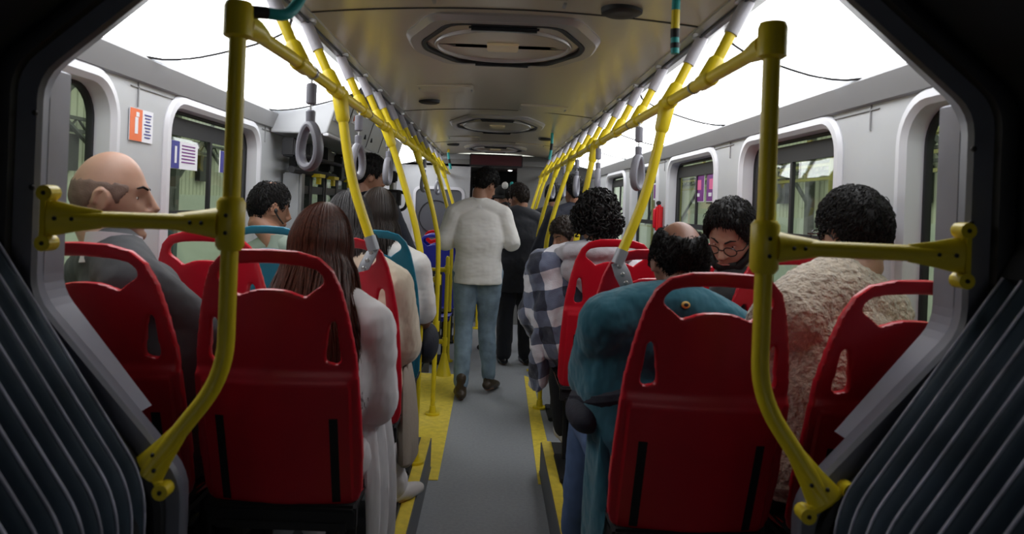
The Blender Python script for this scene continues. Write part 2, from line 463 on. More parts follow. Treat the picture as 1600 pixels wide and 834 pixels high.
lamp_panel(-1, 2.55, 3.88, 'luminous white ceiling panel on the left, ending at the door header box')
lamp_panel(-1, 6.75, 8.9, 'luminous white ceiling panel on the left, beyond the door header box')
for a, b, l in ((1.15, 2.45, 'luminous white ceiling panel on the right, nearest, above the man in the fleece'), (2.45, 3.8, 'luminous white ceiling panel on the right, second from the front'),
             (3.8, 5.1, 'luminous white ceiling panel on the right, third from the front'), (5.1, 6.5, 'luminous white ceiling panel on the right, fourth from the front'), (6.5, 8.5, 'luminous white ceiling panel on the right, farthest')):
    lamp_panel(1, a, b, l)

# ceiling hatches
def hatch(y0, y1, hw, label):
    t = empty('roof_hatch', (CX, (y0 + y1) / 2, 2.03), label, 'hatch', 'roof hatches in the ceiling'); yc = (y0 + y1) / 2; hy = (y1 - y0) / 2
    def oc(k, c=.62):
        a, b = hw - k, hy - k; c = c * hy * 1.1
        pts = [(a, -b + c), (a, b - c), (a - c * .42, b), (-a + c * .42, b), (-a, b - c), (-a, -b + c), (-a + c * .42, -b), (a - c * .42, -b)]
        P = [Vector((x, y, 0)) for x, y in pts]; out = []
        for i in range(8):
            p, q, r = P[i - 1], P[i], P[(i + 1) % 8]; d0 = (p - q).normalized() * .05; d1 = (r - q).normalized() * .05
            for m in range(4): tt = m / 3; v = (q + d0) * (1 - tt) ** 2 + q * 2 * tt * (1 - tt) + (q + d1) * tt * tt; out.append((v.x, v.y))
        return out
    def ring(k, z): return [Vector((CX + x, yc + y, cz(x) + z)) for x, y in oc(k)]
    MB().rings([ring(0, .01), ring(0, -.006), ring(.015, -.022), ring(.05, -.024), ring(.055, -.018), ring(.055, .01)], closed=True).build('hatch_frame', 'ceiling_dark', t)
    MB().rings([ring(.055, .0), ring(.055, -.026), ring(.068, -.026), ring(.068, .0)], closed=True).build('rubber_seal', 'black', t)
    MB().rings([ring(.066, .005), ring(.066, -.010), ring(.09, -.018), ring(.18, -.022)]).build('hatch_cover', 'ceiling', t)
    el = [[Vector((CX + (hw - .10) * math.cos(a) * k, yc + (hy - .12) * math.sin(a) * k, cz(0) - .02 - h)) for a in [2 * math.pi * q / 40 for q in range(40)]] for k, h in ((1.02, .0), (1.0, .012), (.96, .012), (.94, .0))]
    MB().rings(el, closed=True).build('oval_rib', 'ceiling_dark', t)
    MB().box((CX, yc, cz(0) - .026), (.12, hy * .32, .012), bev=.004).build('dome_lamp', 'warm_diffuser', t)
    for sg in (-1, 1): MB().box((CX, yc + sg * (hy - .085), cz(0) - .030), (.24, .03, .022), bev=.008).build('release_handle', 'black_gloss', t)
hatch(2.42, 3.22, .36, 'large rounded roof hatch with an oval cover, nearest in the ceiling')
hatch(5.15, 6.2, .36, 'rounded roof hatch farther along the ceiling')
hatch(7.6, 8.5, .34, 'farthest rounded roof hatch, just before the red display')
# round loudspeakers, flat covers
def speaker(x, y, label):
    t = empty('ceiling_speaker', (x, y, 2.06), label, 'speaker', 'round black ceiling loudspeakers'); z = cz(x - CX)
    MB().rings([[Vector((x + r * math.cos(a), y + r * math.sin(a), z + h)) for a in [2 * math.pi * k / 28 for k in range(28)]] for r, h in ((.065, .004), (.063, -.012), (.05, -.018), (.03, -.016))]).build('speaker_grille', 'black', t)
speaker(-.40, 4.45, 'round black ceiling loudspeaker on the left side'); speaker(.46, 6.6, 'round black ceiling loudspeaker beyond the middle right')
speaker(.38, 2.28, 'black ceiling loudspeaker nearest, at the right of the large hatch'); speaker(-.42, 7.6, 'round black ceiling loudspeaker farthest on the left')
def cover(x, y, w, l, label):
    t = empty('ceiling_access_cover', (x, y, 2.05), label, 'cover', 'flat access covers in the ceiling')
    z = cz(x - CX) - .004; MB().box((x, y, z), (w, l, .014), bev=.005).build('cover_plate', 'ceiling', t)
    for k in (-1, 1): MB().box((x + k * (w / 2 - .01), y, z - .008), (.01, .05, .012), bev=.002).build('latch', 'alu', t)
cover(-.27, 3.97, .30, .22, 'flat metal access cover on the ceiling left of centre'); cover(.30, 4.65, .30, .3, 'flat metal access cover on the ceiling right of centre')
cover(-.28, 6.9, .30, .3, 'flat metal access cover farther along on the left'); cover(.36, 7.4, .3, .3, 'flat metal access cover farther along on the right')
cover(.0, 2.25, .42, .10, 'narrow ceiling strip cover in front of the large hatch')

# driver bulkhead and cab
v, f = plate2d([(-1.19, 0), (-.27, 0), (-.27, 2.06), (-1.19, 2.06)], [rrect(-.93, -.36, .98, 1.62, .05)], .05)
struct(MB().add(v, f), 'wall_front', 'wall_grey', smooth=False, xf=lambda p: Vector((p.x, 9.0 + p.z, p.y)))
w = empty('window_8', (-.64, 9, .98), kind='structure')
fn = lambda o: rrect(-.93 - o, -.36 + o, .98 - o, 1.62 + o, .06 + max(0, o))
MB().rings([[Vector((x, 9.0 + e, z)) for x, z in fn(o)] for o, e in ((.03, -.024), (.03, -.04), (-.005, -.04), (-.005, -.02))], closed=True).build('window_frame', 'trim_light', w)
v, f = plate2d(rrect(-.935, -.355, .975, 1.625, .05), [], .01)
MB().add(v, f).build('tinted_pane', 'monitor', w, smooth=False, xf=lambda p: Vector((p.x, 8.99 + p.z, p.y)))
MB().tube([Vector((-.68 + .2 * math.cos(a), 8.975, 1.28 + .2 * math.sin(a))) for a in [R(60 + 15 * k) for k in range(16)]], .006, 6).build('cable', 'black', w)
struct(MB().box((.75, 9.02, 1.03), (.9, .05, 2.06)), 'wall_front_right', 'cab_grey', smooth=False)
struct(MB().box((0, 9.5, 1.93), (2.4, 1.05, .05)).box((0, 10.0, 1.96), (2.4, 2.2, .06)), 'trim_cab_ceiling', 'cab_grey', smooth=False)
struct(MB().box((0, 11.1, .5), (2.4, .06, 1.0)).box((0, 11.1, 1.9), (2.4, .06, .2)).box((-1.19, 10.1, 1), (.05, 2.1, 2)).box((1.19, 10.1, 1), (.05, 2.1, 2)), 'wall_cab', 'cab_grey', smooth=False)
struct(MB().box((0, 11.1, 1.4), (2.36, .02, .8)), 'window_9', 'monitor', smooth=False)
for k, (x, y) in enumerate(((-.10, 9.35), (.22, 9.35), (.43, 9.1))):
    t = empty('downlight', (x, y, 1.9), ['small round downlight left of the three in the cab ceiling', 'small round downlight in the middle of the cab ceiling', 'small round downlight at the right of the cab ceiling'][k], 'ceiling light', 'downlights in the cab ceiling')
    MB().ell((x, y, 1.898), (.03, .03, .012), seg=14, rg=8).build('lens', 'spot', t)
    MB().tube([(x + .036 * math.cos(a), y + .036 * math.sin(a), 1.901) for a in [2 * math.pi * q / 18 for q in range(18)]], .006, 6, closed=True).build('trim_ring', 'alu', t)
t = empty('led_display', (.04, 8.9, 1.93), 'long dark red unlit display panel hanging at the far end of the ceiling', 'display')
MB().box((.035, 8.9, 1.985), (.64, .06, .15), bev=.008).build('housing', 'black', t)
MB().box((.035, 8.866, 1.985), (.61, .006, .115)).build('screen', 'sign_red', t)

# ------------------------------------------------------------------ depot outside
struct(MB().box((0, 8, -.75), (40, 50, .1)), 'floor_depot', 'depot_floor', smooth=False)
for s in (-1, 1):
    o = struct(MB().box((s * 6.5, 10, 3.2), (.1, 46, 8)), 'wall_depot_' + ('left' if s < 0 else 'right'), 'cladding', smooth=False)
    MB().box((s * 6.4, 10, .32), (.12, 46, 2.2)).build('white_plinth', 'depot_white', o, smooth=False)
    tr = MB()
    for z in (2.33, 2.52, 3.6, 3.8): tr.box((s * 6.32, 10, z), (.06, 44, .05))
    for k in range(70):
        y = -10 + k * .55
        for z in (2.33, 3.6): tr.tube([(s * 6.32, y, z), (s * 6.32, y + .27, z + .19), (s * 6.32, y + .55, z)], .02, 5)
    tr.build('wall_truss', 'steel_dark', o, smooth=False)
    br = MB()
    for y in (3.5, 9.0, 14.5, 20, 25): br.box((s * 6.25, y, 3), (.12, .18, 7.5)).tube([(s * 6.28, y, 1.6), (s * 6.28, y + 4.5, 4.8)], .04, 6).tube([(s * 6.28, y + 5, .9), (s * 6.28, y + 1.5, 2.6)], .04, 6)
    br.build('column_and_brace', 'steel_dark', o, smooth=False)
    db = MB()
    for y in (11.0, 16.2, 21.5): db.box((s * 6.38, y, 2.0), (.1, .5, .55))
    db.build('small_dark_window', 'black', o, smooth=False)
    if s < 0: continue
    yb = MB()
    for y in (7.0, 12, 18): yb.tube(bend([(s * 4.6, y, -.7), (s * 4.6, y, 2.4), (s * 4.6, y + 3, 2.4), (s * 4.6, y + 3, -.7)], .3), .04, 6)
    for z in (1.0, 2.0, 2.2): yb.box((s * 4.7, 14, z), (.05, 20, .04))
    struct(yb, 'trim_maintenance_rail_' + ('left' if s < 0 else 'right'), 'depot_yellow')

# ------------------------------------------------------------------ articulation: frame, bellows, curtain
FCX = .022
def octo(k=1.0, zlow=-.05):
    h = [(.675, zlow), (.675, .835), (1.018, 1.22), (1.018, 1.70), (.63, 2.03), (.52, 2.10)]
    pts = [(-x, z) for x, z in h] + [(x, z) for x, z in reversed(h)]
    P = bend([(x, 0, z) for x, z in pts], .05, 4)
    return [((v.x) * k + FCX, (v.z - 1.35) * k + 1.35) for v in P]
def sweep(sect, zlow=-.05):
    rs = []
    for k, y in sect: rs.append([Vector((x, y, z)) for x, z in octo(k, zlow)])
    n = len(rs[0]); vs = [p for r in rs for p in r]; fs = []; m = len(rs)
    for i in range(m):
        for j in range(n - 1):
            fs.append((i * n + j, i * n + j + 1, ((i + 1) % m) * n + j + 1, ((i + 1) % m) * n + j))
    fs.append(tuple(i * n for i in range(m))); fs.append(tuple(i * n + n - 1 for i in range(m))[::-1])
    return MB().add(vs, fs)
fr = struct(sweep([(.97, 1.60), (.925, 1.50), (.93, 1.487), (.965, 1.48), (.97, 1.49), (1.03, 1.49), (1.04, 1.60)]), 'trim_gangway_frame', 'frame_grey')
sweep([(.965, 1.482), (.965, 1.458), (.98, 1.452), (.995, 1.455), (.995, 1.495)]).build('rubber_gasket', 'rubber_black', fr)
for s in (-1, 1):
    H = [(1.018, 1.72), (1.018, 1.22), (.80, .955)]
    P = bend([(FCX + s * x, 0, z) for x, z in H], .04, 4)
    cut = lambda k: [Vector((FCX + (v.x - FCX) * k, 0, (v.z - 1.35) * k + 1.35)) for v in P]
    a, b = cut(.985), cut(.962)
    rs = [[Vector((p.x, 1.60, p.z)), Vector((q.x, 1.585, q.z)), Vector((q.x, 1.66, q.z)), Vector((p.x, 1.68, p.z))] for p, q in zip(a, b)]
    MB().rings(rs).build('inner_lip', 'lip_grey', fr, smooth=False)
    bl = MB()
    for i, z in enumerate((1.45, 1.60)): bl.ell((CX + s * .945, 1.482, z), (.006, .006, .006), seg=10, rg=6)
    bl.build('screw', 'black', fr)
# end wall between the frame and the body
v, f = plate2d([(-1.25, -.05), (CX - .675, -.05), (CX - .675, .84)] + [(x, z) for x, z in octo(1.0) if z > .84] + [(CX + .675, .84), (CX + .675, -.05), (1.25, -.05), (1.25, 2.2), (-1.25, 2.2)], [], .03)
struct(MB().add(v, f), 'wall_gangway', 'frame_grey', smooth=False, xf=lambda p: Vector((p.x, 1.60 + p.z, p.y)))
# smooth dark curtain all round, closed behind the camera
rs = [[Vector((x, y, z)) for x, z in octo(k)] for k, y in ((.985, 1.488), (1.02, 1.40), (1.06, .6), (1.06, -.6), (1.03, -1.5))]
n = len(rs[0]); ct = MB(); vs = [p for r in rs for p in r]
ct.add(vs, [(i * n + j, i * n + j + 1, (i + 1) * n + j + 1, (i + 1) * n + j) for i in range(4) for j in range(n - 1)] + [(i * n, (i + 1) * n, (i + 2) * n - 1, (i + 1) * n - 1) for i in range(4)])
o = struct(ct, 'wall_curtain', 'curtain_dark'); md = o.modifiers.new('t', 'SOLIDIFY'); md.thickness = .01; md.offset = 1
for s in (-1, 1):
    nm = 'left' if s < 0 else 'right'
    base = bend([(CX + s * .985, 0, 1.345), (CX + s * .675, 0, .885), (CX + s * .675, 0, -.04)], .07, 6)
    def outl(o): # move perpendicular-ish outward
        return [Vector((p.x + s * o * .8, 0, p.z - o * (.6 if p.z > .9 else .15))) for p in base]
    rs = []; pip = []; N = 19; y = 1.44
    for i in range(N):
        y0 = 1.445 - i * .052
        for dy, o in ((0, .002), (-.006, .0), (-.014, .004), (-.026, .020), (-.040, .018), (-.048, .006)):
            rs.append([p + Vector((0, y0 + dy, 0)) for p in outl(o)])
        pip.append([p + Vector((0, y0 - .005, 0)) for p in outl(-.001)])
    n = len(rs[0]); m = len(rs)
    b = MB().add([p for r in rs for p in r], [(i * n + j, i * n + j + 1, (i + 1) * n + j + 1, (i + 1) * n + j) for i in range(m - 1) for j in range(n - 1)])
    bo = struct(b, 'wall_bellows_' + nm, 'bellows'); md = bo.modifiers.new('t', 'SOLIDIFY'); md.thickness = .006
    pm = MB()
    for p in pip: pm.tube(p, .0028, 6)
    pm.build('piping', 'piping', bo)
    # dark edge band above the ridges
    q = [Vector((CX + s * .985, 0, 1.345)), Vector((CX + s * 1.02, 0, 1.42)), Vector((CX + s * 1.035, 0, 1.41)), Vector((CX + s * 1.0, 0, 1.33))]
    MB().rings([[p + Vector((0, y, 0)) for p in q] for y in (1.45, .5)]).build('edge_band', 'curtain_dark', bo, smooth=False)

# unseen rear car behind the gangway, lit panels added to brighten the foreground
struct(MB().box((0, -4.6, -.05), (2.5, 6.2, .1)), 'floor_rear_car', 'floor', smooth=False)
struct(MB().box((-1.22, -4.6, 1.05), (.06, 6.2, 2.2)), 'wall_rear_car_left', 'wall_grey', smooth=False)
struct(MB().box((1.22, -4.6, 1.05), (.06, 6.2, 2.2)), 'wall_rear_car_right', 'wall_grey', smooth=False)
struct(MB().box((0, -7.7, 1.05), (2.5, .06, 2.2)), 'wall_rear_car_end', 'wall_grey', smooth=False)
struct(MB().box((0, -4.6, 2.12), (2.5, 6.2, .05)), 'ceiling_rear_car', 'ceiling', smooth=False)
v, f = plate2d([(-1.25, -.1), (1.25, -.1), (1.25, 2.2), (-1.25, 2.2)], [[(x, z + .0) for x, z in octo(1.0, -.02)]], .03)
struct(MB().add(v, f), 'wall_rear_gangway', 'frame_grey', smooth=False, xf=lambda p: Vector((p.x, -1.52 + p.z, p.y)))
for s in (-1, 1):
    lamp_panel(s, -7.3, -4.9, 'unseen luminous panel added for light in the rear car, %s side' % ('left' if s < 0 else 'right'))

# ================================================================== FIXTURES
# left doors
xd = -1.17
t = empty('folding_door', (xd, DOOR[0], 0), 'black framed glass double door in the left wall beyond the front seats', 'door')
fm = MB(); gl = MB()
for a, b in ((4.33, 4.72), (4.72, 5.11), (5.13, 5.52), (5.52, 5.92)):
    f_ = MB()
    for yy in (a + .02, b - .02): f_.box((xd - .01, yy, .90), (.04, .035, 1.78))
    for z in (.05, .95, 1.50, 1.76): f_.box((xd - .01, (a + b) / 2, z), (.03, b - a - .03, .05 if z != .95 else .03))
    lf = f_.build('door_leaf', 'door_black', t, smooth=False)
    MB().box((xd - .015, (a + b) / 2, .9), (.006, b - a - .05, 1.72)).build('glass', 'glass_door', lf, smooth=False)
    MB().tube(bend([(xd + .01, a + .06, .75), (xd + .06, a + .06, .77), (xd + .06, a + .06, 1.28), (xd + .01, a + .06, 1.3)], .03), .012, 8).build('door_handle', 'yellow', lf)
mech = MB()
for k in range(9):
    mech.box((-1.10 + .03 * (k % 2), 4.0 + k * .22, 1.72 - .03 * (k % 3)), (.07, .12, .10 + .03 * (k % 3)), bev=.008)
mech.tube([(-1.08, 3.95, 1.60), (-1.08, 5.95, 1.60)], .02, 8).tube([(-1.04, 3.95, 1.68), (-1.04, 5.95, 1.68)], .012, 8)
mech.build('door_mechanism', 'black', t)
ya = MB()
for y in (4.45, 4.85, 5.4): ya.box((-1.05, y, 1.585), (.05, .14, .02)).box((-1.06, y + .05, 1.56), (.02, .05, .05))
ya.build('yellow_bracket', 'yellow', t, smooth=False)
pn = empty('door_side_panel', (-1.12, 4.16, .0), 'light grey upright panel between the left window and the door', 'panel')
MB().box((-1.13, 4.17, .84), (.10, .05, 1.50), bev=.008).build('panel_board', 'wall_grey', pn)
MB().box((-1.075, 4.17, .84), (.012, .058, 1.50)).build('edge_strip', 'alu', pn)
# header box above the door
t = empty('door_header_box', (-1.0, 5.3, 1.8), 'large pale grey equipment box with notices above the left door', 'equipment box')
sec = [(-.83, 1.985), (-.885, 1.80), (-.90, 1.79), (-1.185, 1.79), (-1.185, 1.985)]
MB().prism([(x, 3.90, z) for x, z in sec], (0, 2.83, 0)).build('casing', 'wall_grey', t, smooth=False, bevel=.008)
MB().box((-.892, 5.3, 1.790), (.03, 2.8, .016), bev=.004).build('bottom_rail', 'trim_light', t)
fl = MB()
fl.prism([(-.845, 3.93, 1.955), (-.868, 3.93, 1.87), (-.872, 4.10, 1.87), (-.85, 4.14, 1.955)], (.012, 0, -.004))
fl.build('dark_grille', 'cornice_grey', t, smooth=False)
ln = MB()
for y in (4.3, 5.05, 5.6, 6.2): ln.prism([(-.829, y, 1.98), (-.880, y, 1.81), (-.880, y + .006, 1.81), (-.829, y + .006, 1.98)], (.004, 0, 0))
for y in (4.92, 5.18): ln.box((-.862, y, 1.87), (.012, .02, .03))
ln.build('lid_joint', 'black', t, smooth=False)
for i, (y, z, mt) in enumerate(((4.42, 1.935, 'sticker_orange'), (4.62, 1.90, 'sticker_pink'), (5.95, 1.89, 'sticker_pink'))):
    q = empty('notice', (-.85, y, z), ['small orange notice on the door header box', 'small red arrow notice at the middle of the header box', 'small red arrow notice at the far end of the header box'][i], 'sticker', 'notices on the header box')
    dx = -.829 - (1.985 - z) * .295
    MB().prism([(dx + .004, y - .05, z + .025), (dx + .004 - .012, y - .05, z - .03), (dx - .008, y + .05, z - .03), (dx + .004, y + .05, z + .025)], (.004, 0, 0)).build('card', 'sticker_white', q, smooth=False)
    MB().prism([(dx + .009, y - .03, z + .015), (dx + .001, y - .03, z - .02), (dx + .006, y + .03, z)], (.003, 0, 0)).build('arrow', mt, q, smooth=False)
# validator post by the door
t = empty('ticket_validator', (-.70, 5.15, 0), 'black boxy device on a grey post beside the left door', 'validator')
MB().tube([(-.70, 5.2, 0), (-.70, 5.2, 1.78)], .025, 12).build('post', 'alu', t)
MB().box((-.70, 5.14, 1.47), (.13, .10, .12), bev=.012).box((-.70, 5.15, 1.62), (.07, .06, .08), bev=.01).build('reader', 'black', t)
MB().tube(bend([(-.65, 5.14, 1.52), (-.58, 5.14, 1.50), (-.60, 5.14, 1.40), (-.66, 5.14, 1.38)], .03), .011, 8).build('handle', 'black', t)
MB().box((-.70, 5.085, 1.48), (.08, .008, .06)).build('reader_window', 'monitor', t)
MB().box((-.70, 5.14, 1.34), (.06, .06, .14), bev=.01).build('lower_box', 'alu', t)

# emergency hammers, stickers
def hammer(y, z, h, label):
    t = empty('emergency_hammer', (1.17, y, z - h / 2), label, 'emergency hammer', 'red emergency hammer boxes on the right wall')
    MB().box((1.165, y, z), (.045, .06, h), bev=.012).build('box', 'red_bright', t)
    MB().box((1.16, y, z + h / 2 + .012), (.03, .035, .03), bev=.006).build('clip', 'black', t)
    MB().tube([(1.135, y, z - h * .3), (1.135, y, z + h * .3)], .012, 8, round_ends=True).build('hammer_grip', 'red_plastic', t)
hammer(5.12, 1.40, .19, 'red emergency hammer box, the long one farther along the right wall'); hammer(3.72, 1.46, .075, 'red emergency device, the short one above the glasses man')
def sticker(name, label, s, y, z, w, h, parts, e=.004):
    X = s * (WX - e)
    t = empty(name, (X, y, z - h / 2), label, 'sticker', 'information stickers')
    MB().box((X, y, z), (.002, w, h)).build('backing', 'sticker_white', t, smooth=False)
    for kk, (nm, mt, (dy, dz, ww, hh)) in enumerate(parts):
        MB().box((X - s * (.0018 if 'field' in nm or 'line' in nm else .0032), y + dy * w, z + dz * h), (.0015, ww * w, hh * h)).build(nm, mt, t, smooth=False)
lines = [('text_line', 'sticker_blue', (.26, .36 - .1 * k, .30 - .06 * (k % 3), .035)) for k in range(8)]
sticker('wall_sticker', 'orange and white safety sticker on the left wall between the windows', -1, 2.475, 1.67, .165, .108,
        [('orange_field', 'sticker_orange', (-.24, 0, .5, .98)), ('white_figure', 'sticker_white', (-.24, -.02, .12, .5)), ('white_figure', 'sticker_white', (-.20, .32, .12, .14))] + lines)
sticker('window_sticker', 'blue and white notice on the glass of the second left window', -1, 2.97, 1.60, .26, .11,
        [('blue_field', 'sticker_blue', (-.34, 0, .28, .98)), ('white_figure', 'sticker_white', (-.34, 0, .07, .6))] + [('text_line', 'sticker_purple', (.14, .36 - .12 * k, .5, .04)) for k in range(6)], e=-.055)
sticker('window_sticker', 'second blue notice near the far edge of the left window', -1, 3.42, 1.60, .14, .10, [('blue_field', 'sticker_blue', (-.25, 0, .35, .98))], e=-.055)
for i, (y, l) in enumerate(((4.18, 'purple and pink sticker on the third right window, the nearer of two'), (4.42, 'purple and pink sticker on the third right window, the farther of two'))):
    sticker('window_sticker', l, 1, y, 1.60, .19, .17, [('purple_field', 'sticker_purple', (0, 0, .94, .94)), ('pink_mark', 'sticker_pink', (0, .1, .4, .35)), ('white_mark', 'sticker_white', (.1, -.25, .3, .12))], e=-.055)
sticker('window_sticker', 'small purple sticker on the fourth right window', 1, 5.6, 1.60, .16, .13, [('purple_field', 'sticker_purple', (0, 0, .8, .8))], e=-.055)

# ------------------------------------------------------------------ handrails and poles
RX = {-1: -.53, 1: .57}; RZ = 1.81; PR = .0165
DESC = {-1: 'left', 1: 'right'}
def bolts(pts, ax, parent):
    for p in pts: MB().ell(p, (.0045, .0045, .0045), seg=8, rg=6).build('bolt', 'black', parent)
for s in (-1, 1):
    x = RX[s]; yn = 1.53
    t = empty('overhead_handrail', (x, yn, RZ), 'long yellow overhead handrail running down the %s side' % DESC[s], 'handrail', 'overhead handrails')
    px_ = x - .01 if s < 0 else x
    MB().tube([(px_, yn, RZ), (x, 1.9, RZ), (x, 5, RZ), (x, 8.95, RZ)], PR, 14).build('rail', 'yellow', t)
    MB().tube([(px_, yn + .03, RZ), (x, yn + .07, RZ), (x, yn + .13, RZ)], [.027, .025, .0185], 14).build('end_socket', 'yellow', t)
    cl = MB()
    for y in (2.12, 3.1, 4.3): cl.tube([(x, y - .006, RZ), (x, y + .006, RZ)], .020, 12)
    cl.build('clamp_ring', 'alu', t)
    # near pole bolted to the gangway frame
    t = empty('grab_pole', (px_, yn, .88), 'nearest yellow pole on the %s, bolted to the gangway frame with a side bar' % DESC[s], 'pole', 'yellow poles bolted to the gangway frame')
    zb = 1.39 if s < 0 else 1.385
    end = Vector((-.672, 1.47, .885)) if s < 0 else Vector((.690, 1.47, .885))
    path = bend([(px_, yn, RZ + .03), (px_, yn, 1.075), end], .075, 7)
    MB().tube(path, .0178, 16).build('upright', 'yellow', t)
    MB().tube([(px_, yn, RZ - .035), (px_, yn, RZ - .03), (px_, yn, RZ + .03), (px_, yn, RZ + .04)], [.022, .030, .030, .026], 16).build('top_cap', 'yellow', t)
    MB().tube([(px_, yn, zb - .055), (px_, yn, zb - .045), (px_, yn, zb + .045), (px_, yn, zb + .055)], [.022, .029, .029, .022], 16).tube([(px_ + s * .02, yn, zb), (px_ + s * .05, yn, zb + .0), (px_ + s * .11, yn, zb)], [.034, .028, .0185], 14, flat=((0, 0, 1), 1.0)).build('middle_joint', 'yellow', t)
    xb = -.885 if s < 0 else .945
    MB().tube([(px_ + s * .05, yn, zb), (xb, 1.475, zb)], .0165, 14).build('side_bar', 'yellow', t)
    e2 = Vector((xb, 1.475, zb)); dv = (Vector((px_, yn, zb)) - e2).normalized()
    MB().tube([e2 + dv * .10, e2 + dv * .05, e2 + dv * .012, e2], [.0185, .027, .036, .036], 14, flat=((0, 1, 0), .45)).box((xb + s * .004, 1.472, zb), (.02, .022, .12), bev=.006).tube([(xb + s * .0, 1.455, zb + .05), (xb, 1.49, zb + .05)], .016, 12).tube([(xb, 1.455, zb - .05), (xb, 1.49, zb - .05)], .016, 12).build('frame_bracket', 'yellow', t)
    d2 = (Vector((px_, yn, 1.075)) - end).normalized(); pp = Vector((d2.z, 0, -d2.x))
    MB().tube([end + d2 * .10, end + d2 * .05, end + d2 * .012, end], [.0185, .027, .036, .036], 14, flat=((0, 1, 0), .45)).tube([end + pp * .05 + Vector((0, -.018, 0)), end + pp * .05 + Vector((0, .018, 0))], .016, 12).tube([end - pp * .05 + Vector((0, -.018, 0)), end - pp * .05 + Vector((0, .018, 0))], .016, 12).tube([end + pp * .055, end - pp * .055], .012, 10).build('lower_bracket', 'yellow', t)
    bolts([e2 + dv * .02 + Vector((0, -.018, 0)), e2 + dv * .05 + Vector((0, -.014, 0)), Vector((px_ - s * .0, yn - .030, zb + .018)), Vector((px_, yn - .030, zb - .018)), Vector((px_ + s * .05, yn - .0285, zb)), Vector((px_ + s * .075, yn - .024, zb)),
           end + d2 * .025 + pp * .012 + Vector((0, -.017, 0)), end + d2 * .045 - pp * .010 + Vector((0, -.015, 0)), end + pp * .05 + Vector((0, -.019, 0)), end - pp * .05 + Vector((0, -.019, 0)), Vector((xb, 1.454, zb + .05)), Vector((xb, 1.454, zb - .05))], 0, t)

    # short hangers from the ceiling strip to the rail
    ys = (2.0, 2.43, 2.98, 3.45, 3.9, 4.4, 4.9, 5.45, 6.0, 6.6, 7.2, 7.9, 8.5)
    proto = None
    for i, y in enumerate(ys):
        top = Vector((CX + s * .655, y, 2.03)); bot = Vector((x, y, RZ))
        if proto is None:
            h = empty('ceiling_hanger', top); d = bot - top
            MB().tube([top, top + d * .42], .0195, 12).build('grey_sleeve', 'grey_sleeve', h)
            MB().tube([top + Vector((0, 0, .008)), top + Vector((0, 0, -.004))], .035, 12).build('ceiling_flange', 'alu', h)
            MB().tube([top + d * .40, bot], .0155, 12).build('rod', 'yellow', h)
            MB().tube([top + d * .72, top + d * .76, top + d * .98, bot + d.normalized() * .012], [.017, .023, .026, .015], 12).tube([bot + Vector((0, -.05, 0)), bot + Vector((0, -.045, 0)), bot + Vector((0, .045, 0)), bot + Vector((0, .05, 0))], [.018, .0225, .0225, .018], 12).build('joint', 'yellow', h)
            proto = h
        else:
            h = copy_tree(proto); h.location = (proto.location.x, y, proto.location.z)
        tag(h, 'grey sleeved ceiling hanger of the %s handrail, the %s from the near end' % (DESC[s], ('first', 'second', 'third', 'fourth', 'fifth', 'sixth', 'seventh', 'eighth', 'ninth', 'tenth', 'eleventh', 'twelfth', 'thirteenth')[i]), 'handrail hanger', 'ceiling hangers of the %s handrail' % DESC[s])

def pole(s, y, bottom, label, foot=True, cone=False, seat=False, y2=None):
    x = RX[s]; y2 = y if y2 is None else y2
    t = empty('grab_pole', (bottom[0], y, bottom[2]), label, 'pole', 'yellow grab poles of the %s row' % DESC[s])
    b = Vector(bottom); T = Vector((x, y, RZ))
    if seat: pts = spline([T, T.lerp(b, .5) + Vector((-s * -.012, 0, 0)), b + Vector((0, 0, .06))], 6)
    else: pts = spline([T, Vector((x + (b.x - x) * .42, y, 1.58)), Vector((x + (b.x - x) * .85, y, 1.30)), Vector((b.x, y, 1.05)), Vector((b.x, y, b.z + .02))], 6)
    MB().tube(pts, PR, 14).build('tube', 'yellow', t)
    d = (pts[1] - pts[0]).normalized()
    MB().tube([T - d * .02, T, T + d * .09, T + d * .10], [.02, .027, .023, .018], 14).tube([T + Vector((0, -.06, 0)), T + Vector((0, -.05, 0)), T + Vector((0, .05, 0)), T + Vector((0, .06, 0))], [.018, .0235, .0235, .018], 14).build('joint', 'yellow', t)
    if foot:
        if cone: MB().tube([b, b + Vector((0, 0, .01)), b + Vector((0, 0, .16))], [.06, .055, .019], 16).build('floor_cone', 'yellow', t)
        else: MB().tube([b, b + Vector((0, 0, .012))], .05, 16).tube([b, b + Vector((0, 0, .06))], [.026, .02], 14).build('floor_flange', 'yellow', t)
    if seat:
        d = (pts[-1] - pts[-2]).normalized(); e = b
        MB().tube([pts[-1] - d * .025, pts[-1] + d * .025], .0205, 14).build('grey_socket', 'grey_bracket', t)
        q0 = pts[-1] + d * .02; q1 = q0 + Vector((s * .030, -.02, -.075))
        w = Vector((.020, 0, .006)); th = Vector((0, .01, 0))
        MB().rings([[q0 + w + th, q0 - w + th, q0 - w - th, q0 + w - th], [(q0 + q1) / 2 + w * 1.2 + th, (q0 + q1) / 2 - w * 1.2 + th, (q0 + q1) / 2 - w * 1.2 - th, (q0 + q1) / 2 + w * 1.2 - th], [q1 + w + th, q1 - w + th, q1 - w - th, q1 + w - th]]).build('seat_bracket', 'grey_bracket', t, bevel=.003)
        bb = MB()
        for k in (.15, .5, .85): bb.ell(q0.lerp(q1, k) - th * 1.1, (.008, .004, .008), seg=10, rg=6)
        bb.build('bracket_bolt', 'alu', t)
    return t
pole(-1, 2.50, (-.40, 2.49, 1.245), 'yellow pole on the left clamped to the second red seat by a grey bracket', foot=False, seat=True)
pole(1, 2.44, (.43, 2.43, 1.235), 'yellow pole on the right clamped to a red seat by a grey bracket', foot=False, seat=True)
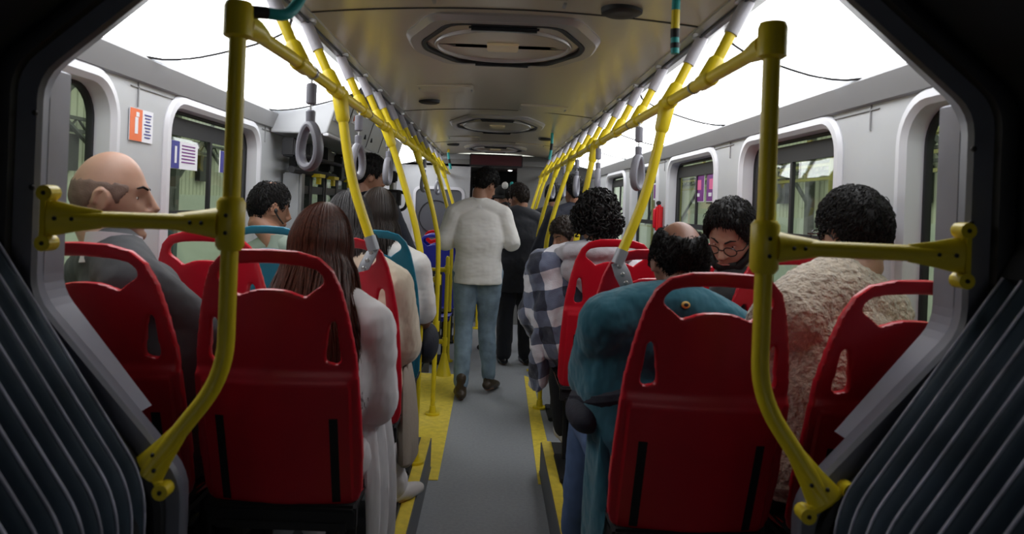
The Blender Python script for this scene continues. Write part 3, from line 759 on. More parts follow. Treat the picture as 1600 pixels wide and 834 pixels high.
pole(-1, 3.60, (-.33, 3.60, .178), 'bowed yellow pole on the left at the end of the raised platform')
pole(-1, 5.04, (-.35, 5.04, .004), 'bowed yellow pole on the left standing in the yellow floor area')
pole(-1, 6.75, (-.35, 6.75, .004), 'far yellow pole on the left with a bend, behind the guard rail', cone=False)
pole(-1, 7.7, (-.33, 7.7, .0), 'far yellow pole on the left nearest the driver partition')
pole(1, 4.12, (.47, 4.12, .004), 'yellow pole on the right behind the curly haired passenger')
pole(1, 5.30, (.40, 5.30, .004), 'bowed yellow pole on the right next to the person in the black suit')
pole(1, 6.50, (.415, 6.50, .0), 'bowed yellow pole on the right, second beyond the curly haired passenger')
pole(1, 7.70, (.41, 7.70, .0), 'far yellow pole on the right beyond the person in the black suit')
pole(1, 8.40, (.41, 8.40, .0), 'farthest yellow pole on the right near the display')
# guard rails beside the door
def guard(y, z1, z2, cone, label, post):
    t = empty('guard_rail', (-.35, y, 0), label, 'guard rail', 'yellow guard rails by the door')
    for z in (z1, z2):
        MB().tube([(-.35, y, z), (-.95, y, z)], .014, 12).build('crossbar', 'yellow', t)
        MB().tube([(-.35, y, z - .035), (-.35, y, z + .035)], .023, 12).tube([(-.35, y, z), (-.42, y, z)], [.024, .018], 12).build('joint', 'yellow', t)
    if post:
        MB().tube([(-.35, y, 0), (-.35, y, .99)], PR, 14, round_ends=True).build('post', 'yellow', t)
        MB().tube([(-.35, y, .004), (-.35, y, .016), (-.35, y, .19)], [.07, .062, .019], 16).build('floor_cone', 'yellow', t)
    MB().tube([(-.95, y, 0), (-.95, y, .99)], PR, 14, round_ends=True).build('wall_side_post', 'yellow', t)
    MB().box((-.66, y + .03, .58), (.54, .008, .62), bev=.002).build('infill_panel', 'monitor', t)
guard(5.085, .92, .60, False, 'yellow guard rail with two crossbars at the bowed pole by the door', False)
guard(6.2, .89, .285, True, 'farther yellow guard rail with a cone shaped floor foot', True)
t = empty('guard_post', (-.12, 8.6, 0), 'short yellow post near the driver cab entrance', 'post')
MB().tube(bend([(-.12, 8.6, .0), (-.12, 8.6, .45), (-.3, 8.6, .45)], .05), .016, 10).build('tube', 'yellow', t)
MB().tube([(-.12, 8.6, 0), (-.12, 8.6, .015)], .05, 12).build('floor_flange', 'yellow', t)

# strap hangers
def strap(s, y, yaw, label, proto=None):
    x = RX[s]; z = RZ
    if proto: t = copy_tree(proto); t.location = (x, y, z); t.rotation_euler = (0, 0, R(yaw)); return tag(t, label, 'strap handle', 'grey hanging strap handles')
    t = empty('strap_handle', (x, y, z), label, 'strap handle', 'grey hanging strap handles')
    P = lambda *a: Vector(a) + Vector((x, y, z))
    MB().tube([P(.019 * math.cos(a), 0, .019 * math.sin(a)) for a in [2 * math.pi * k / 16 for k in range(16)]], .003, 6, closed=True).tube([P(0, 0, -.02), P(0, 0, -.035)], .004, 6).build('clamp', 'alu', t)
    MB().tube([P(0, 0, -.030), P(0, 0, -.034), P(0, 0, -.088), P(0, 0, -.092)], [.010, .0155, .0155, .010], 12).build('upper_sleeve', 'strap_grey', t)
    MB().tube([P(0, 0, -.088), P(0, 0, -.115)], .003, 6).build('cord', 'alu', t)
    MB().tube([P(0, 0, -.108), P(0, 0, -.112), P(0, 0, -.150)], [.010, .014, .013], 12).build('lower_sleeve', 'strap_grey', t)
    lp = []
    for k in range(28):
        a = 2 * math.pi * k / 28; w = .037 * (1 - .30 * math.cos(a) * .8); lp.append(P(w * math.sin(a), 0, -.210 + .062 * math.cos(a)))
    MB().tube(lp, .0125, 10, closed=True, flat=((0, 1, 0), 1.25)).build('loop', 'ring_grey', t)
    t.rotation_euler = (0, 0, R(yaw)); return t
sp = strap(-1, 2.12, -35, 'grey strap handle hanging nearest on the left rail')
for s, y, yaw, l in ((-1, 2.88, 70, 'grey strap handle second on the left rail, before the header box'), (-1, 3.72, 80, 'grey strap handle third on the left rail'), (-1, 5.7, 70, 'grey strap handle on the left rail beside the validator'), (-1, 7.2, 60, 'farthest grey strap handle on the left rail'),
                     (1, 2.90, 55, 'grey strap handle hanging nearest on the right rail'), (1, 4.0, 80, 'grey strap handle above the curly haired passenger'), (1, 5.0, 70, 'grey strap handle third on the right rail'), (1, 5.9, 75, 'grey strap handle fourth on the right rail'), (1, 7.0, 60, 'farthest grey strap handle on the right rail')):
    strap(s, y, yaw, l, sp)
# striped blind-guide straps
def striped(pts, r, label, bands):
    t = empty('striped_grab_strap', pts[0], label, 'strap', 'striped teal, black and yellow straps')
    P = spline(pts, 10); n = len(P) - 1
    a = 0
    for i, (frac, mt, nm) in enumerate(bands):
        b = a + frac; i0, i1 = round(a * n), round(b * n); a = b
        if i1 > i0: MB().tube(P[i0:i1 + 1], r * (1.08 if mt == 'black' else 1), 12, round_ends=False).build(nm, mt, t)
    return t
T_, K_, Y_ = ('teal_strap', 'teal_band'), ('black', 'black_band'), ('yellow', 'yellow_band')
striped([(-.455, 1.70, 2.05), (-.44, 1.66, 1.93), (-.455, 1.60, 1.850), (-.50, 1.56, 1.838), (-.535, 1.535, 1.835)], .0125, 'teal strap with black tape curving to the top of the left pole', [(.2, *Y_), (.5, *T_), (.3, *K_)])
striped([(.475, 1.98, 2.06), (.475, 1.98, 1.95), (.477, 1.98, 1.875)], .0115, 'yellow, black and teal striped strap hanging nearest on the right of the ceiling', [(.30, *T_), (.25, *Y_), (.15, *K_), (.08, *T_), (.14, *K_), (.08, *T_)])
striped([(.475, 6.05, 2.06), (.475, 6.05, 1.95), (.46, 6.05, 1.84)], .012, 'striped strap hanging farther along under the right loudspeaker', [(.4, *T_), (.25, *K_), (.35, *T_)])
striped([(-.50, 8.2, 2.05), (-.50, 8.2, 1.98), (-.47, 8.2, 1.83)], .014, 'striped strap hanging in front of the driver partition', [(.3, *Y_), (.35, *T_), (.15, *K_), (.2, *T_)])

# ------------------------------------------------------------------ seats
def seat_deform(p):
    # p: x across, y height above the shell bottom, z thickness -> local seat space (x, forward, up)
    x, h, th = p.x, p.y, p.z
    back = -.215 * (h / .70) - .012 * math.sin(math.pi * min(1, h / .7))
    back += .55 * x * x + (.010 if h > .37 else .0) * min(1, (h - .37) / .02 if h > .37 else 0)
    if h > .6: back -= .25 * (h - .6) * .5
    return Vector((x, back - th, h))
def mirror(l): return l + [(-x, y) for x, y in reversed(l)]
outer = mirror([(0.0, .0), (.17, .0), (.200, .012), (.212, .05), (.215, .15), (.214, .26), (.209, .36), (.200, .45), (.186, .53), (.170, .60), (.150, .65), (.118, .682), (.07, .696), (0.0, .70)])[:-1]
outer = [p for i, p in enumerate(outer) if not (i > 14 and p[0] == 0)]
outer = [(-x, y) if False else (x, y) for x, y in outer]
head = mirror([(0, .600), (.045, .596), (.082, .580), (.095, .592), (.130, .618), (.128, .634), (.112, .652), (.07, .661), (0, .664)])
head = [p for i, p in enumerate(head) if not (i > 9 and p[0] == 0)][:-0 or None]
slotR = [(.128, .410), (.162, .407), (.1645, .425), (.156, .515), (.149, .527), (.140, .520), (.127, .430)]
slotL = [(-x, y) for x, y in slotR]
def dedupe(l):
    out = []
    for p in l:
        if p not in out: out.append(p)
    return out
vs, fs = plate2d(dedupe(outer), [dedupe(head), slotR, slotL], .028)
SB = MB().add(vs, fs)
tmp = SB.build('tmp', 'red_plastic', remesh=.0065, sm=5)
SHV = [v.co + tmp.location for v in tmp.data.vertices]; SHF = [tuple(p.vertices) for p in tmp.data.polygons]
bpy.data.objects.remove(tmp)
SHV = [Vector((v.x, v.y, v.z)) for v in SHV]
# thicker rim: scale thickness near the outline is left to the smoothing; raised lower panel
SHV = [seat_deform(Vector((v.x, v.y, v.z + (.006 * max(0, min(1, (.365 - v.y) / .012)) * (1 if abs(v.x) < .19 else 0) if v.z > 0 else 0)))) for v in SHV]
def seat_proto(color, name='bus_seat'):
    t = empty(name, (0, 0, 0))
    MB().add(SHV, SHF).build('backrest_shell', color, t)
    # vertical black slots in the lower back
    for sx in (-1, 1):
        st = MB(); rs = []
        for h in (.015, .10, .18, .24, .262):
            p = [seat_deform(Vector((sx * xx, h, z))) for xx, z in ((.135, .016), (.157, .0165), (.157, .021), (.135, .0215))]; rs.append(p)
        st.rings(rs).build('black_slot', 'slot_black', t)
    # seat pan with rolled front edge
    rs = []
    for y, z, hw in ((.015, .02, .185), (.04, -.01, .19), (.15, -.02, .20), (.32, -.008, .205), (.39, .0, .20), (.415, -.02, .19), (.41, -.04, .18)):
        ring = []
        for k in range(9): u = -1 + k / 4; ring.append(Vector((u * hw, y, z + .02 * u * u)))
        for k in range(9): u = 1 - k / 4; ring.append(Vector((u * hw * .97, y + .003, z + .02 * u * u - .022)))
        rs.append(ring)
    MB().rings(rs).build('seat_pan', color, t)
    MB().box((0, .10, .0), (.40, .26, .02), bev=.008).build('seat_cushion', 'black_cloth', t)
    MB().box((0, .16, -.05), (.36, .36, .03), bev=.006).box((0, .0, -.03), (.40, .03, .06), bev=.005).build('support_frame', 'black', t)
    for sx in (-1, 1):
        MB().tube(bend([(sx * .13, .32, -.05), (sx * .13, .30, -.44), ], .05), .018, 10).tube([(sx * .13, .02, -.05), (sx * .13, .10, -.44)], .018, 10).build('leg', 'black', t)
    MB().box((0, .19, -.435), (.36, .36, .02), bev=.004).build('base_plate', 'black', t)
    return t
protos = {}
def seat(color, x, y, z, label, rot=0):
    if color not in protos: t = protos[color] = seat_proto(color)
    else: t = copy_tree(protos[color])
    t.location = (x, y, z); t.rotation_euler = (0, 0, R(rot))
    return tag(t, label, 'seat', {'red_plastic': 'red moulded bus seats', 'teal_plastic': 'teal moulded bus seats', 'blue_plastic': 'blue moulded bus seats', 'red_bright': 'red seats far ahead'}[color])
ZS = .625
seat('red_plastic', -.53, 1.985, ZS, 'nearest red plastic seat at the left aisle, with the pole across it')
seat('red_plastic', -.985, 1.985, ZS, 'nearest red plastic seat at the left window, behind the bald man')
seat('red_plastic', .545, 1.93, ZS - .01, 'nearest red plastic seat at the right aisle, behind the man in the teal fleece')
seat('red_plastic', 1.015, 1.93, ZS - .01, 'nearest red plastic seat at the right window, behind the fleece coat')
seat('red_plastic', -.515, 2.70, ZS, 'second row red plastic seat at the left aisle, clamped to a pole')
seat('red_plastic', -.965, 2.70, ZS, 'red plastic seat at the left window, second row, in front of the bald man')
seat('red_plastic', .555, 2.66, ZS, 'red plastic seat at the right aisle, second row, holding the grey pole bracket')
seat('red_plastic', 1.02, 2.66, ZS, 'red plastic seat at the right window, second row, in front of the fleece coat')
seat('teal_plastic', -.515, 3.40, ZS, 'teal plastic seat at the left aisle, third row')
seat('teal_plastic', -.965, 3.40, ZS, 'teal plastic seat at the left window, third row')
seat('red_plastic', .545, 3.38, ZS, 'red plastic seat at the right aisle, third row, of the passenger in plaid')
seat('red_plastic', 1.01, 3.38, ZS, 'red plastic seat at the right window, third row')
seat('blue_plastic', -.52, 6.95, .45, 'blue plastic seat facing back, behind the guard rail', 180)
seat('blue_plastic', -.98, 6.95, .45, 'blue plastic seat facing back, next to the left wall', 180)
seat('blue_plastic', -.52, 7.6, .45, 'blue plastic seat in the far left row facing forward, aisle side')
seat('red_bright', -.98, 7.6, .45, 'bright red plastic seat in the far left row near the wall')
seat('red_bright', -.58, 8.45, .45, 'bright red plastic seat in front of the driver partition')
seat('blue_plastic', .62, 5.35, .45, 'blue plastic seat facing back on the right beyond the curly haired passenger', 180)
seat('blue_plastic', 1.02, 4.6, .45, 'blue plastic seat on the right low floor by the window')
seat('blue_plastic', .80, 6.6, .45, 'blue plastic seat far ahead on the right')

# ================================================================== PEOPLE
V = Vector
def rotm(yaw=0, pitch=0, roll=0):
    # yaw: + turns to the left (counter-clockwise from above); pitch: + looks down; roll: + leans to the right
    return Matrix.Rotation(R(yaw), 3, 'Z') @ Matrix.Rotation(R(-pitch), 3, 'X') @ Matrix.Rotation(R(roll), 3, 'Y')
def smooth(a, b, x):
    t = max(0, min(1, (x - a) / (b - a))); return t * t * (3 - 2 * t)
def head_r(d):
    """point of the skull/face surface for unit direction d (x right, y face, z up), metres, origin at ear level centre"""
    x, y, z = d
    p = Vector((x * .077, y * (.100 if y > 0 else .100), z * (.125 if z > 0 else .118)))
    if z < 0:
        t = smooth(0, 1, -z)
        p.x *= 1 - .30 * t
        if y < 0: p.y *= 1 - .42 * t
        else: p.y *= 1 - .06 * t
        if y > .1: p.y += .030 * t * smooth(.0, .5, y / max(1e-4, math.hypot(x, y)))
    if y > 0: # flatten the face, brow, eye hollows
        f = smooth(.3, .95, y)
        p.y -= .006 * f
        p.y += .006 * math.exp(-((z - .26) / .09) ** 2) * f
        for sx in (-1, 1):
            e = math.exp(-(((x - sx * .40) / .17) ** 2 + ((z - .03) / .12) ** 2)); p.y -= .012 * e * f
        p.x *= 1 - .06 * f
    if abs(x) > .5 and z > 0: p.x *= 1 - .05 * smooth(.5, 1, abs(x)) * smooth(0, .6, z)
    return p
def sph(seg=56, rg=40):
    ds = []; fs = []
    for i in range(rg + 1):
        th = math.pi * i / rg
        for j in range(seg):
            ph = 2 * math.pi * j / seg
            ds.append((math.sin(th) * math.cos(ph), math.sin(th) * math.sin(ph), math.cos(th)))
    for i in range(rg):
        for j in range(seg): fs.append((i * seg + j, (i + 1) * seg + j, (i + 1) * seg + (j + 1) % seg, i * seg + (j + 1) % seg))
    return ds, fs
SPH = sph()
def surf_y(x, z):
    dx, dz = x / .077, z / .12
    for _ in range(40):
        dy = math.sqrt(max(.01, 1 - dx * dx - dz * dz)); p = head_r(V((dx, dy, dz)).normalized())
        dx += (x - p.x) / .077 * .5; dz += (z - p.z) / .12 * .5
    return p.y
def add_head(mb, c, H, s):
    X = lambda v: c + H @ (Vector(v) * s)
    mb.add([X(head_r(d)) for d in SPH[0]], SPH[1])
    # nose
    mb.tube([X((0, .094, .022)), X((0, .104, .002)), X((0, .119, -.022)), X((0, .108, -.034))], [.008 * s, .0095 * s, .0125 * s, .010 * s], 10, round_ends=True)
    for k in (-1, 1):
        mb.ell(X((k * .011, .100, -.030)), (.008 * s, .009 * s, .007 * s), seg=10, rg=8)
        # ear
        rt = H @ Matrix.Rotation(R(k * -22), 3, 'Z')
        mb.ell(X((k * .076, -.006, -.010)), (.006 * s, .017 * s, .030 * s), rot=rt, seg=14, rg=10)
        mb.tube([X((k * (.082), -.006 + .017 * math.cos(a), -.008 + .029 * math.sin(a))) for a in [R(-60 + 20 * q) for q in range(14)]], .0042 * s, 6, round_ends=True)
    # lips, chin, jaw
    mb.ell(X((0, .094, -.057)), (.022 * s, .010 * s, .006 * s)); mb.ell(X((0, .093, -.068)), (.019 * s, .010 * s, .006 * s))
    mb.ell(X((0, .080, -.096)), (.024 * s, .020 * s, .018 * s))
    return X
def hairshell(c, H, s, thick, line, noise_amp=.006, seed=0, holes=None, freq=22, front=.066):
    """hair cap; thick(d)->m outside, line(azimuth)->lowest z (in metres on the head) of the hair"""
    ds, fs = sph(84, 60); vs = []
    for d in ds:
        p = head_r(d); az = math.atan2(abs(d[0]), d[1])  # 0 front, pi back
        lo = line(az); m = smooth(lo - .012, lo + .010, p.z + .006 * noise.noise(Vector(d) * 9 + Vector((seed, 0, 0))))
        if holes: m *= holes(d)
        n = Vector(d).normalized()
        t = thick(d) + noise_amp * (noise.noise(Vector(d) * freq * .35 + Vector((seed, 3, 1))) * 1.2 + .6 * noise.noise(Vector(d) * freq + Vector((seed, 7, 1))))
        vs.append(c + H @ ((p + n * (-.012 + (t + .012) * m)) * s))
    return MB().add(vs, fs)
def std_line(fr=.062, ear=-.002, back=-.075):
    def f(az):
        a = math.degrees(az)
        K = [(0, fr), (38, fr - .008), (58, .03), (72, ear - .012), (84, ear + .012), (100, ear + .004), (118, -.045), (140, back), (180, back)]
        for (a0, v0), (a1, v1) in zip(K, K[1:]):
            if a <= a1: t = (a - a0) / (a1 - a0); return v0 + (v1 - v0) * t
        return back
    return f
def fur(mb, X, hair, n, L=.022, rad=.0011):
    r_ = random.Random(hair.get('seed', 4)); line = hair.get('line', std_line()); c0 = V((.15, -.45, .88)).normalized(); k = 0
    while k < n:
        d = V((r_.gauss(0, 1), r_.gauss(0, 1), r_.gauss(0, 1))).normalized(); p = head_r(d); az = math.atan2(abs(d.x), d.y); k += 1
        if p.z < line(az) + .002: continue
        if hair.get('holes') and hair['holes'](d) < .45 + .4 * r_.random(): continue
        tg = d - c0; tg = tg - d * tg.dot(d); tg += d.cross(V((r_.uniform(-1, 1), r_.uniform(-1, 1), r_.uniform(-1, 1)))) * .35; tg.normalize()
        th = hair['thick'](d) + .002; l = L * r_.uniform(.6, 1.3) * (.45 + .55 * smooth(-.03, .06, p.z)); b = p + d * th * r_.uniform(.55, 1.0)
        pts = [X(b - d * .004), X(b + tg * l * .35 + d * (.0035 + .004 * r_.random())), X(b + tg * l * .75 + d * .0035), X(b + tg * l - d * .002)]
        mb.tube(pts, [rad, rad * 1.5, rad * 1.2, rad * .3], 3)
def limb(mb, pts, rs, s=1):
    P = spline([Vector(p) for p in pts], 6); n = len(P); k = len(rs) - 1; rr = []
    for i in range(n):
        t = i / (n - 1) * k; a = min(int(t), k - 1); rr.append((rs[a] + (rs[a + 1] - rs[a]) * (t - a)) * s)
    mb.tube(P, rr, 16, round_ends=True)
def hand(mb, w, d, n, s, curl=35, side=1):
    """w wrist, d direction to fingers, n back-of-hand normal"""
    d = Vector(d).normalized(); n = Vector(n); n = (n - d * n.dot(d)).normalized(); x = d.cross(n) * side
    pc = w + d * .05 * s
    rot = Matrix((x, d, n)).transposed()
    mb.ell(pc, (.040 * s, .052 * s, .015 * s), rot=rot)
    for i, (o, L) in enumerate(((-.030, .070), (-.010, .080), (.011, .074), (.031, .058))):
        a = w + d * .088 * s + x * o * s; p = [a - d * .02 * s, a]; cu = 0
        for k in range(3):
            cu += R(curl) * (.7 if k == 0 else 1); p.append(p[-1] + (d * math.cos(cu) - n * math.sin(cu)) * L * s * (.42, .33, .25)[k])
        mb.tube(p, [.0095 * s, .0092 * s, .0085 * s, .0078 * s, .007 * s], 8, round_ends=True)
    a = w + d * .025 * s - x * .028 * s
    mb.tube([a, a + (d * .5 - x * .75 - n * .2).normalized() * .03 * s, a + (d * .8 - x * .55 - n * .4).normalized() * .062 * s, a + (d * .95 - x * .3 - n * .5).normalized() * .082 * s], [.013 * s, .011 * s, .0095 * s, .008 * s], 8, round_ends=True)

def person(name_label, J, skin, clothes, head_kw, hair, extra=None, cat='person', group=None):
    """J: hip, chest, neck, head (Vectors), sh (half shoulder width), tyaw (torso yaw deg), arms [(elbow, wrist, handdir)], legs [(knee, ankle, toedir)], s"""
    V = Vector; s = J.get('s', 1.0)
    hip, chest, neck, head = V(J['hip']), V(J['chest']), V(J['neck']), V(J['head'])
    H = rotm(*J.get('hrot', (0, 0, 0)))
    yaw = J.get('tyaw', 0); side_s = rotm(yaw, 0, J.get('troll', 0)) @ V((1, 0, 0)); side_h = rotm(J.get('hyaw', yaw * .3)) @ V((1, 0, 0))
    sw = J.get('sh', .17) * s
    def torso(mb, inf, long=0):
        spine = spline([hip - V((0, 0, .09 + long)) * s if long else hip - V((0, 0, .07)) * s, hip, hip.lerp(chest, .5), chest, chest.lerp(neck, .62), neck], 5)
        n = len(spine); rxs = [.125, .172, .150, .172, .165, .060]; rys = [.10, .125, .112, .122, .092, .055]; k = 5
        if J.get('belly'): rys = [.11, .14, .15, .145, .10, .06]; rxs = [.14, .18, .175, .185, .17, .062]
        if long: rxs[0] = .168; rys[0] = .122
        rs = []
        for i, p in enumerate(spine):
            t = i / (n - 1); u = t * k; a = min(int(u), k - 1); f = u - a
            f = f * f * (3 - 2 * f)
            rx = (rxs[a] + (rxs[a + 1] - rxs[a]) * f) * s + inf; ry = (rys[a] + (rys[a + 1] - rys[a]) * f) * s + inf
            rx *= (sw / (.17 * s)) ** .8 if .35 < t < .98 else 1
            ax = (spine[min(i + 1, n - 1)] - spine[max(i - 1, 0)]).normalized()
            sd = side_h.lerp(side_s, smooth(.1, .7, t)); sd = (sd - ax * sd.dot(ax)).normalized(); fw = ax.cross(sd) * 1.0
            rs.append([p + sd * rx * math.copysign(abs(math.cos(b)) ** .85, math.cos(b)) + fw * ry * math.copysign(abs(math.sin(b)) ** .85, math.sin(b)) for b in [2 * math.pi * q / 28 for q in range(28)]])
        mb.rings(rs)
        for k_ in (-1, 1): # trapezius and shoulder slope
            limb(mb, [neck + V((0, 0, .015)) * s, neck + side_s * k_ * sw * .5 - V((0, 0, .012)) * s, neck + side_s * k_ * sw * .93 - V((0, 0, .048)) * s], [.055 + inf, .056 + inf, .058 + inf], s)
    shp = [neck + side_s * k * sw - V((0, 0, .055)) * s for k in (-1, 1)]
    hpp = [hip + side_h * k * .09 * s - V((0, 0, .01)) * s for k in (-1, 1)]
    def arms(mb, inf, upto=1.0, do=(0, 1)):
        for i in do:
            e, w = V(J['arms'][i][0]), V(J['arms'][i][1]); f = upto
            w2 = e.lerp(w, f)
            limb(mb, [shp[i], shp[i].lerp(e, .5), e, e.lerp(w2, .5), w2], [.062 + inf, .054 + inf, .046 + inf * 1.1, .042 + inf * 1.1, .031 + inf * 1.2], s)
    def legs(mb, inf, upto=1.0):
        for i in (0, 1):
            k, a = V(J['legs'][i][0]), V(J['legs'][i][1]); a2 = k.lerp(a, upto)
            limb(mb, [hpp[i], hpp[i].lerp(k, .5), k, k.lerp(a2, .4), a2], [.100 + inf, .084 + inf, .060 + inf, .060 + inf, .043 + inf * 1.4], s)
    body = MB(); torso(body, 0); arms(body, 0); legs(body, 0)
    for i in (0, 1):
        e, w = V(J['arms'][i][0]), V(J['arms'][i][1]); hd = J['arms'][i][2] if len(J['arms'][i]) > 2 else (w - e)
        limb(body, [e.lerp(w, .5), w, w + V(hd).normalized() * .03 * s], [.036, .026, .027], s)
        hand(body, w, hd, J['arms'][i][3] if len(J['arms'][i]) > 3 else (0, 0, 1), s, side=(-1 if i else 1))
        a = V(J['legs'][i][1]); td = V(J['legs'][i][2]).normalized()
        body.tube([a + V((0, 0, -.02)), a - td * .03 * s + V((0, 0, -.055)) * s, a + td * .09 * s + V((0, 0, -.062)) * s, a + td * .16 * s + V((0, 0, -.068)) * s], [.036 * s, .034 * s, .030 * s, .020 * s], 12, round_ends=True)
    nb = head + H @ V((0, -.028, -.075)) * s
    body.tube([neck - V((0, 0, .04)), neck.lerp(nb, .5) + V((0, 0, 0)), nb, head + H @ V((0, -.02, -.03)) * s], [.070 * s, .056 * s, .056 * s, .055 * s], 18, round_ends=True)
    X = add_head(body, head, H, s)
    p = body.build('person', skin, remesh=.0055, sm=3)
    tag(p, name_label, cat, group)
    # eyes, brows
    ey = MB(); ir = MB(); br = MB()
    for k in (-1, 1):
        ye = surf_y(.031, .006); b3 = [surf_y(a, b) for a, b in ((.014, .031), (.030, .037), (.046, .032))]
        ey.ell(X((k * .031, ye - .0035, .006)), (.0125 * s, .0065 * s, .0058 * s), rot=H, seg=14, rg=10); ir.ell(X((k * .031, ye + .0012, .0055)), (.0052 * s, .0025 * s, .0052 * s), rot=H, seg=10, rg=8)
        br.tube([X((k * .014, b3[0], .031)), X((k * .030, b3[1], .037)), X((k * .046, b3[2], .032))], [.0032 * s, .0036 * s, .0018 * s], 8, round_ends=True)
    e = ey.build('eyes', 'eye_white', p); ir.build('irises', 'eye_dark', e)
    br.build('eyebrows', 'hair_black' if hair.get('mat') != 'hair_grey' else 'hair_grey', p)
    MB().tube([X((-.022, .0985, -.062)), X((0, .1045, -.0615)), X((.022, .0985, -.062))], [.002 * s, .0042 * s, .002 * s], 8, round_ends=True).build('mouth', 'lip', p)
    # hair
    if hair['style'] != 'none':
        kw = {k: v for k, v in hair.items() if k in ('noise_amp', 'seed', 'holes', 'freq')}
        hm = hairshell(head, H, s, hair['thick'], hair.get('line', std_line()), **kw)
        if hair['style'] in ('short', 'curly') and hair.get('fur', 1): fur(hm, X, hair, hair.get('n', 2600))
        if hair.get('more'): hair['more'](hm, X, head, H, s)
        hm.build('hair', hair['mat'], p)
    # clothes
    for c in clothes:
        mb = MB(); k = c['kind']; inf = c.get('inf', .016)
        if k == 'shoes':
            for i in (0, 1):
                a = V(J['legs'][i][1]); td = V(J['legs'][i][2]).normalized(); sdv = td.cross(V((0, 0, 1))); mb = MB()
                mb.tube([a + V((0, 0, c.get('shaft', .03))) * s, a + V((0, 0, -.02)) * s, a + td * .005 * s + V((0, 0, -.035)) * s], [.046 * s, .048 * s, .046 * s], 14, round_ends=True, flat=(tuple(sdv), .9))
                mb.tube([a - td * .035 * s + V((0, 0, -.045)) * s, a + td * .03 * s + V((0, 0, -.035)) * s, a + td * .10 * s + V((0, 0, -.05)) * s, a + td * .185 * s + V((0, 0, -.056)) * s], [.040 * s, .048 * s, .048 * s, .034 * s], 14, round_ends=True, flat=((0, 0, 1), .82))
                mb.build(c['name'].rstrip('s'), c['mat'], p, remesh=c.get('vox', .009), sm=3)
            continue
        if k in ('top', 'vest'): torso(mb, inf, c.get('long', .0))
        if k == 'top': arms(mb, inf, c.get('sleeve', .97))
        if k == 'trousers':
            mb.tube([hip + V((0, 0, c.get('rise', .07))) * s, hip, hip - V((0, 0, .06)) * s], [.15 * s + inf, .165 * s + inf, .13 * s + inf], 24, flat=(tuple(side_h.cross(V((0, 0, 1)))), .78)); legs(mb, inf, c.get('upto', .96))
        if k == 'shoes':
            for i in (0, 1):
                a = V(J['legs'][i][1]); td = V(J['legs'][i][2]).normalized()
                sdv = td.cross(V((0, 0, 1))); mb.tube([a + V((0, 0, c.get('shaft', .03))) * s, a + V((0, 0, -.02)) * s, a + td * .005 * s + V((0, 0, -.035)) * s], [.046 * s, .048 * s, .046 * s], 14, round_ends=True, flat=(tuple(sdv), .9)); mb.tube([a - td * .035 * s + V((0, 0, -.045)) * s, a + td * .03 * s + V((0, 0, -.035)) * s, a + td * .10 * s + V((0, 0, -.05)) * s, a + td * .185 * s + V((0, 0, -.056)) * s], [.040 * s, .048 * s, .048 * s, .034 * s], 14, round_ends=True, flat=((0, 0, 1), .82))
        if k == 'custom': c['fn'](mb, X, J, H, s, shp, neck, side_s)
        mb.build(c['name'], c['mat'], p, remesh=c.get('vox', .009), sm=c.get('sm', 5), disp=c.get('disp'), label=c.get('label'))
    if extra: extra(p, X, H, s, neck, side_s, shp)
    return p
def collar(p, neck, H, s, mat, r=.066, h=.05, tilt=0, name='collar', head=None):
    rs = []
    for rr, z in ((r * 1.15, -.02), (r, h * .6), (r * .96, h), (r * .90, h), (r * .92, 0), (r * .92, -.02)):
        rs.append([neck + Vector((rr * s * math.cos(a), rr * s * 1.05 * math.sin(a) + .0, z * s + .012 * s * -math.sin(a))) for a in [2 * math.pi * q / 28 for q in range(28)]])
    return MB().rings(rs).build(name, mat, p)
def glasses(p, X, s, mat='black_gloss'):
    m = MB()
    for k in (-1, 1):
        m.tube([X((k * .033 + .024 * math.cos(a), .106 - .004 * abs(math.cos(a)), .003 + .018 * math.sin(a))) for a in [2 * math.pi * q / 20 for q in range(20)]], .0022 * s, 6, closed=True)
        m.tube([X((k * .057, .101, .010)), X((k * .076, .09, .010)), X((k * .084, .03, .008)), X((k * .084, -.008, .004)), X((k * .082, -.02, -.012))], .0022 * s, 6)
    m.tube([X((-.010, .108, .008)), X((0, .111, .010)), X((.010, .108, .008))], .002 * s, 6)
    m.build('glasses', mat, p)

FOLD = ((.10, .010), (.03, .004))
FOLDS = ((.14, .012), (.05, .007))
flatT = lambda t: (lambda d: t)
def crown(t0, t1):   # thicker on top
    return lambda d: t0 + (t1 - t0) * smooth(-.1, .8, d[2])

# ---- L1 window: bald man, profile to the right, dark grey suit
def bald_line(az):
    a = math.degrees(az)
    K = [(0, .3), (46, .3), (54, .02), (72, -.022), (84, .012), (100, .0), (118, -.045), (140, -.085), (180, -.085)]
    for (a0, v0), (a1, v1) in zip(K, K[1:]):
        if a <= a1: return v0 + (v1 - v0) * (a - a0) / (a1 - a0)
    return -.085
def bald_holes(d):
    # bald on top: hair only as a low band round back and sides
    p = head_r(d); top = .060 if d[1] < .1 else .052
    return 1 - smooth(top - .025, top + .012, p.z + .01 * noise.noise(V(d) * 6))
J = dict(hip=(-.97, 2.16, .735), chest=(-.96, 2.07, 1.02), neck=(-1.045, 2.05, 1.255), head=(-1.093, 2.11, 1.430), s=1.05, sh=.165, tyaw=-46, hrot=(-74, 4, 0), belly=1,
         arms=[((-1.09, 2.26, .98), (-1.02, 2.46, .86)), ((-.735, 2.12, .98), (-.84, 2.42, .85))], legs=[((-1.10, 2.58, .76), (-1.10, 2.62, .27), (0, 1, 0)), ((-.88, 2.58, .76), (-.88, 2.62, .27), (0, 1, 0))])
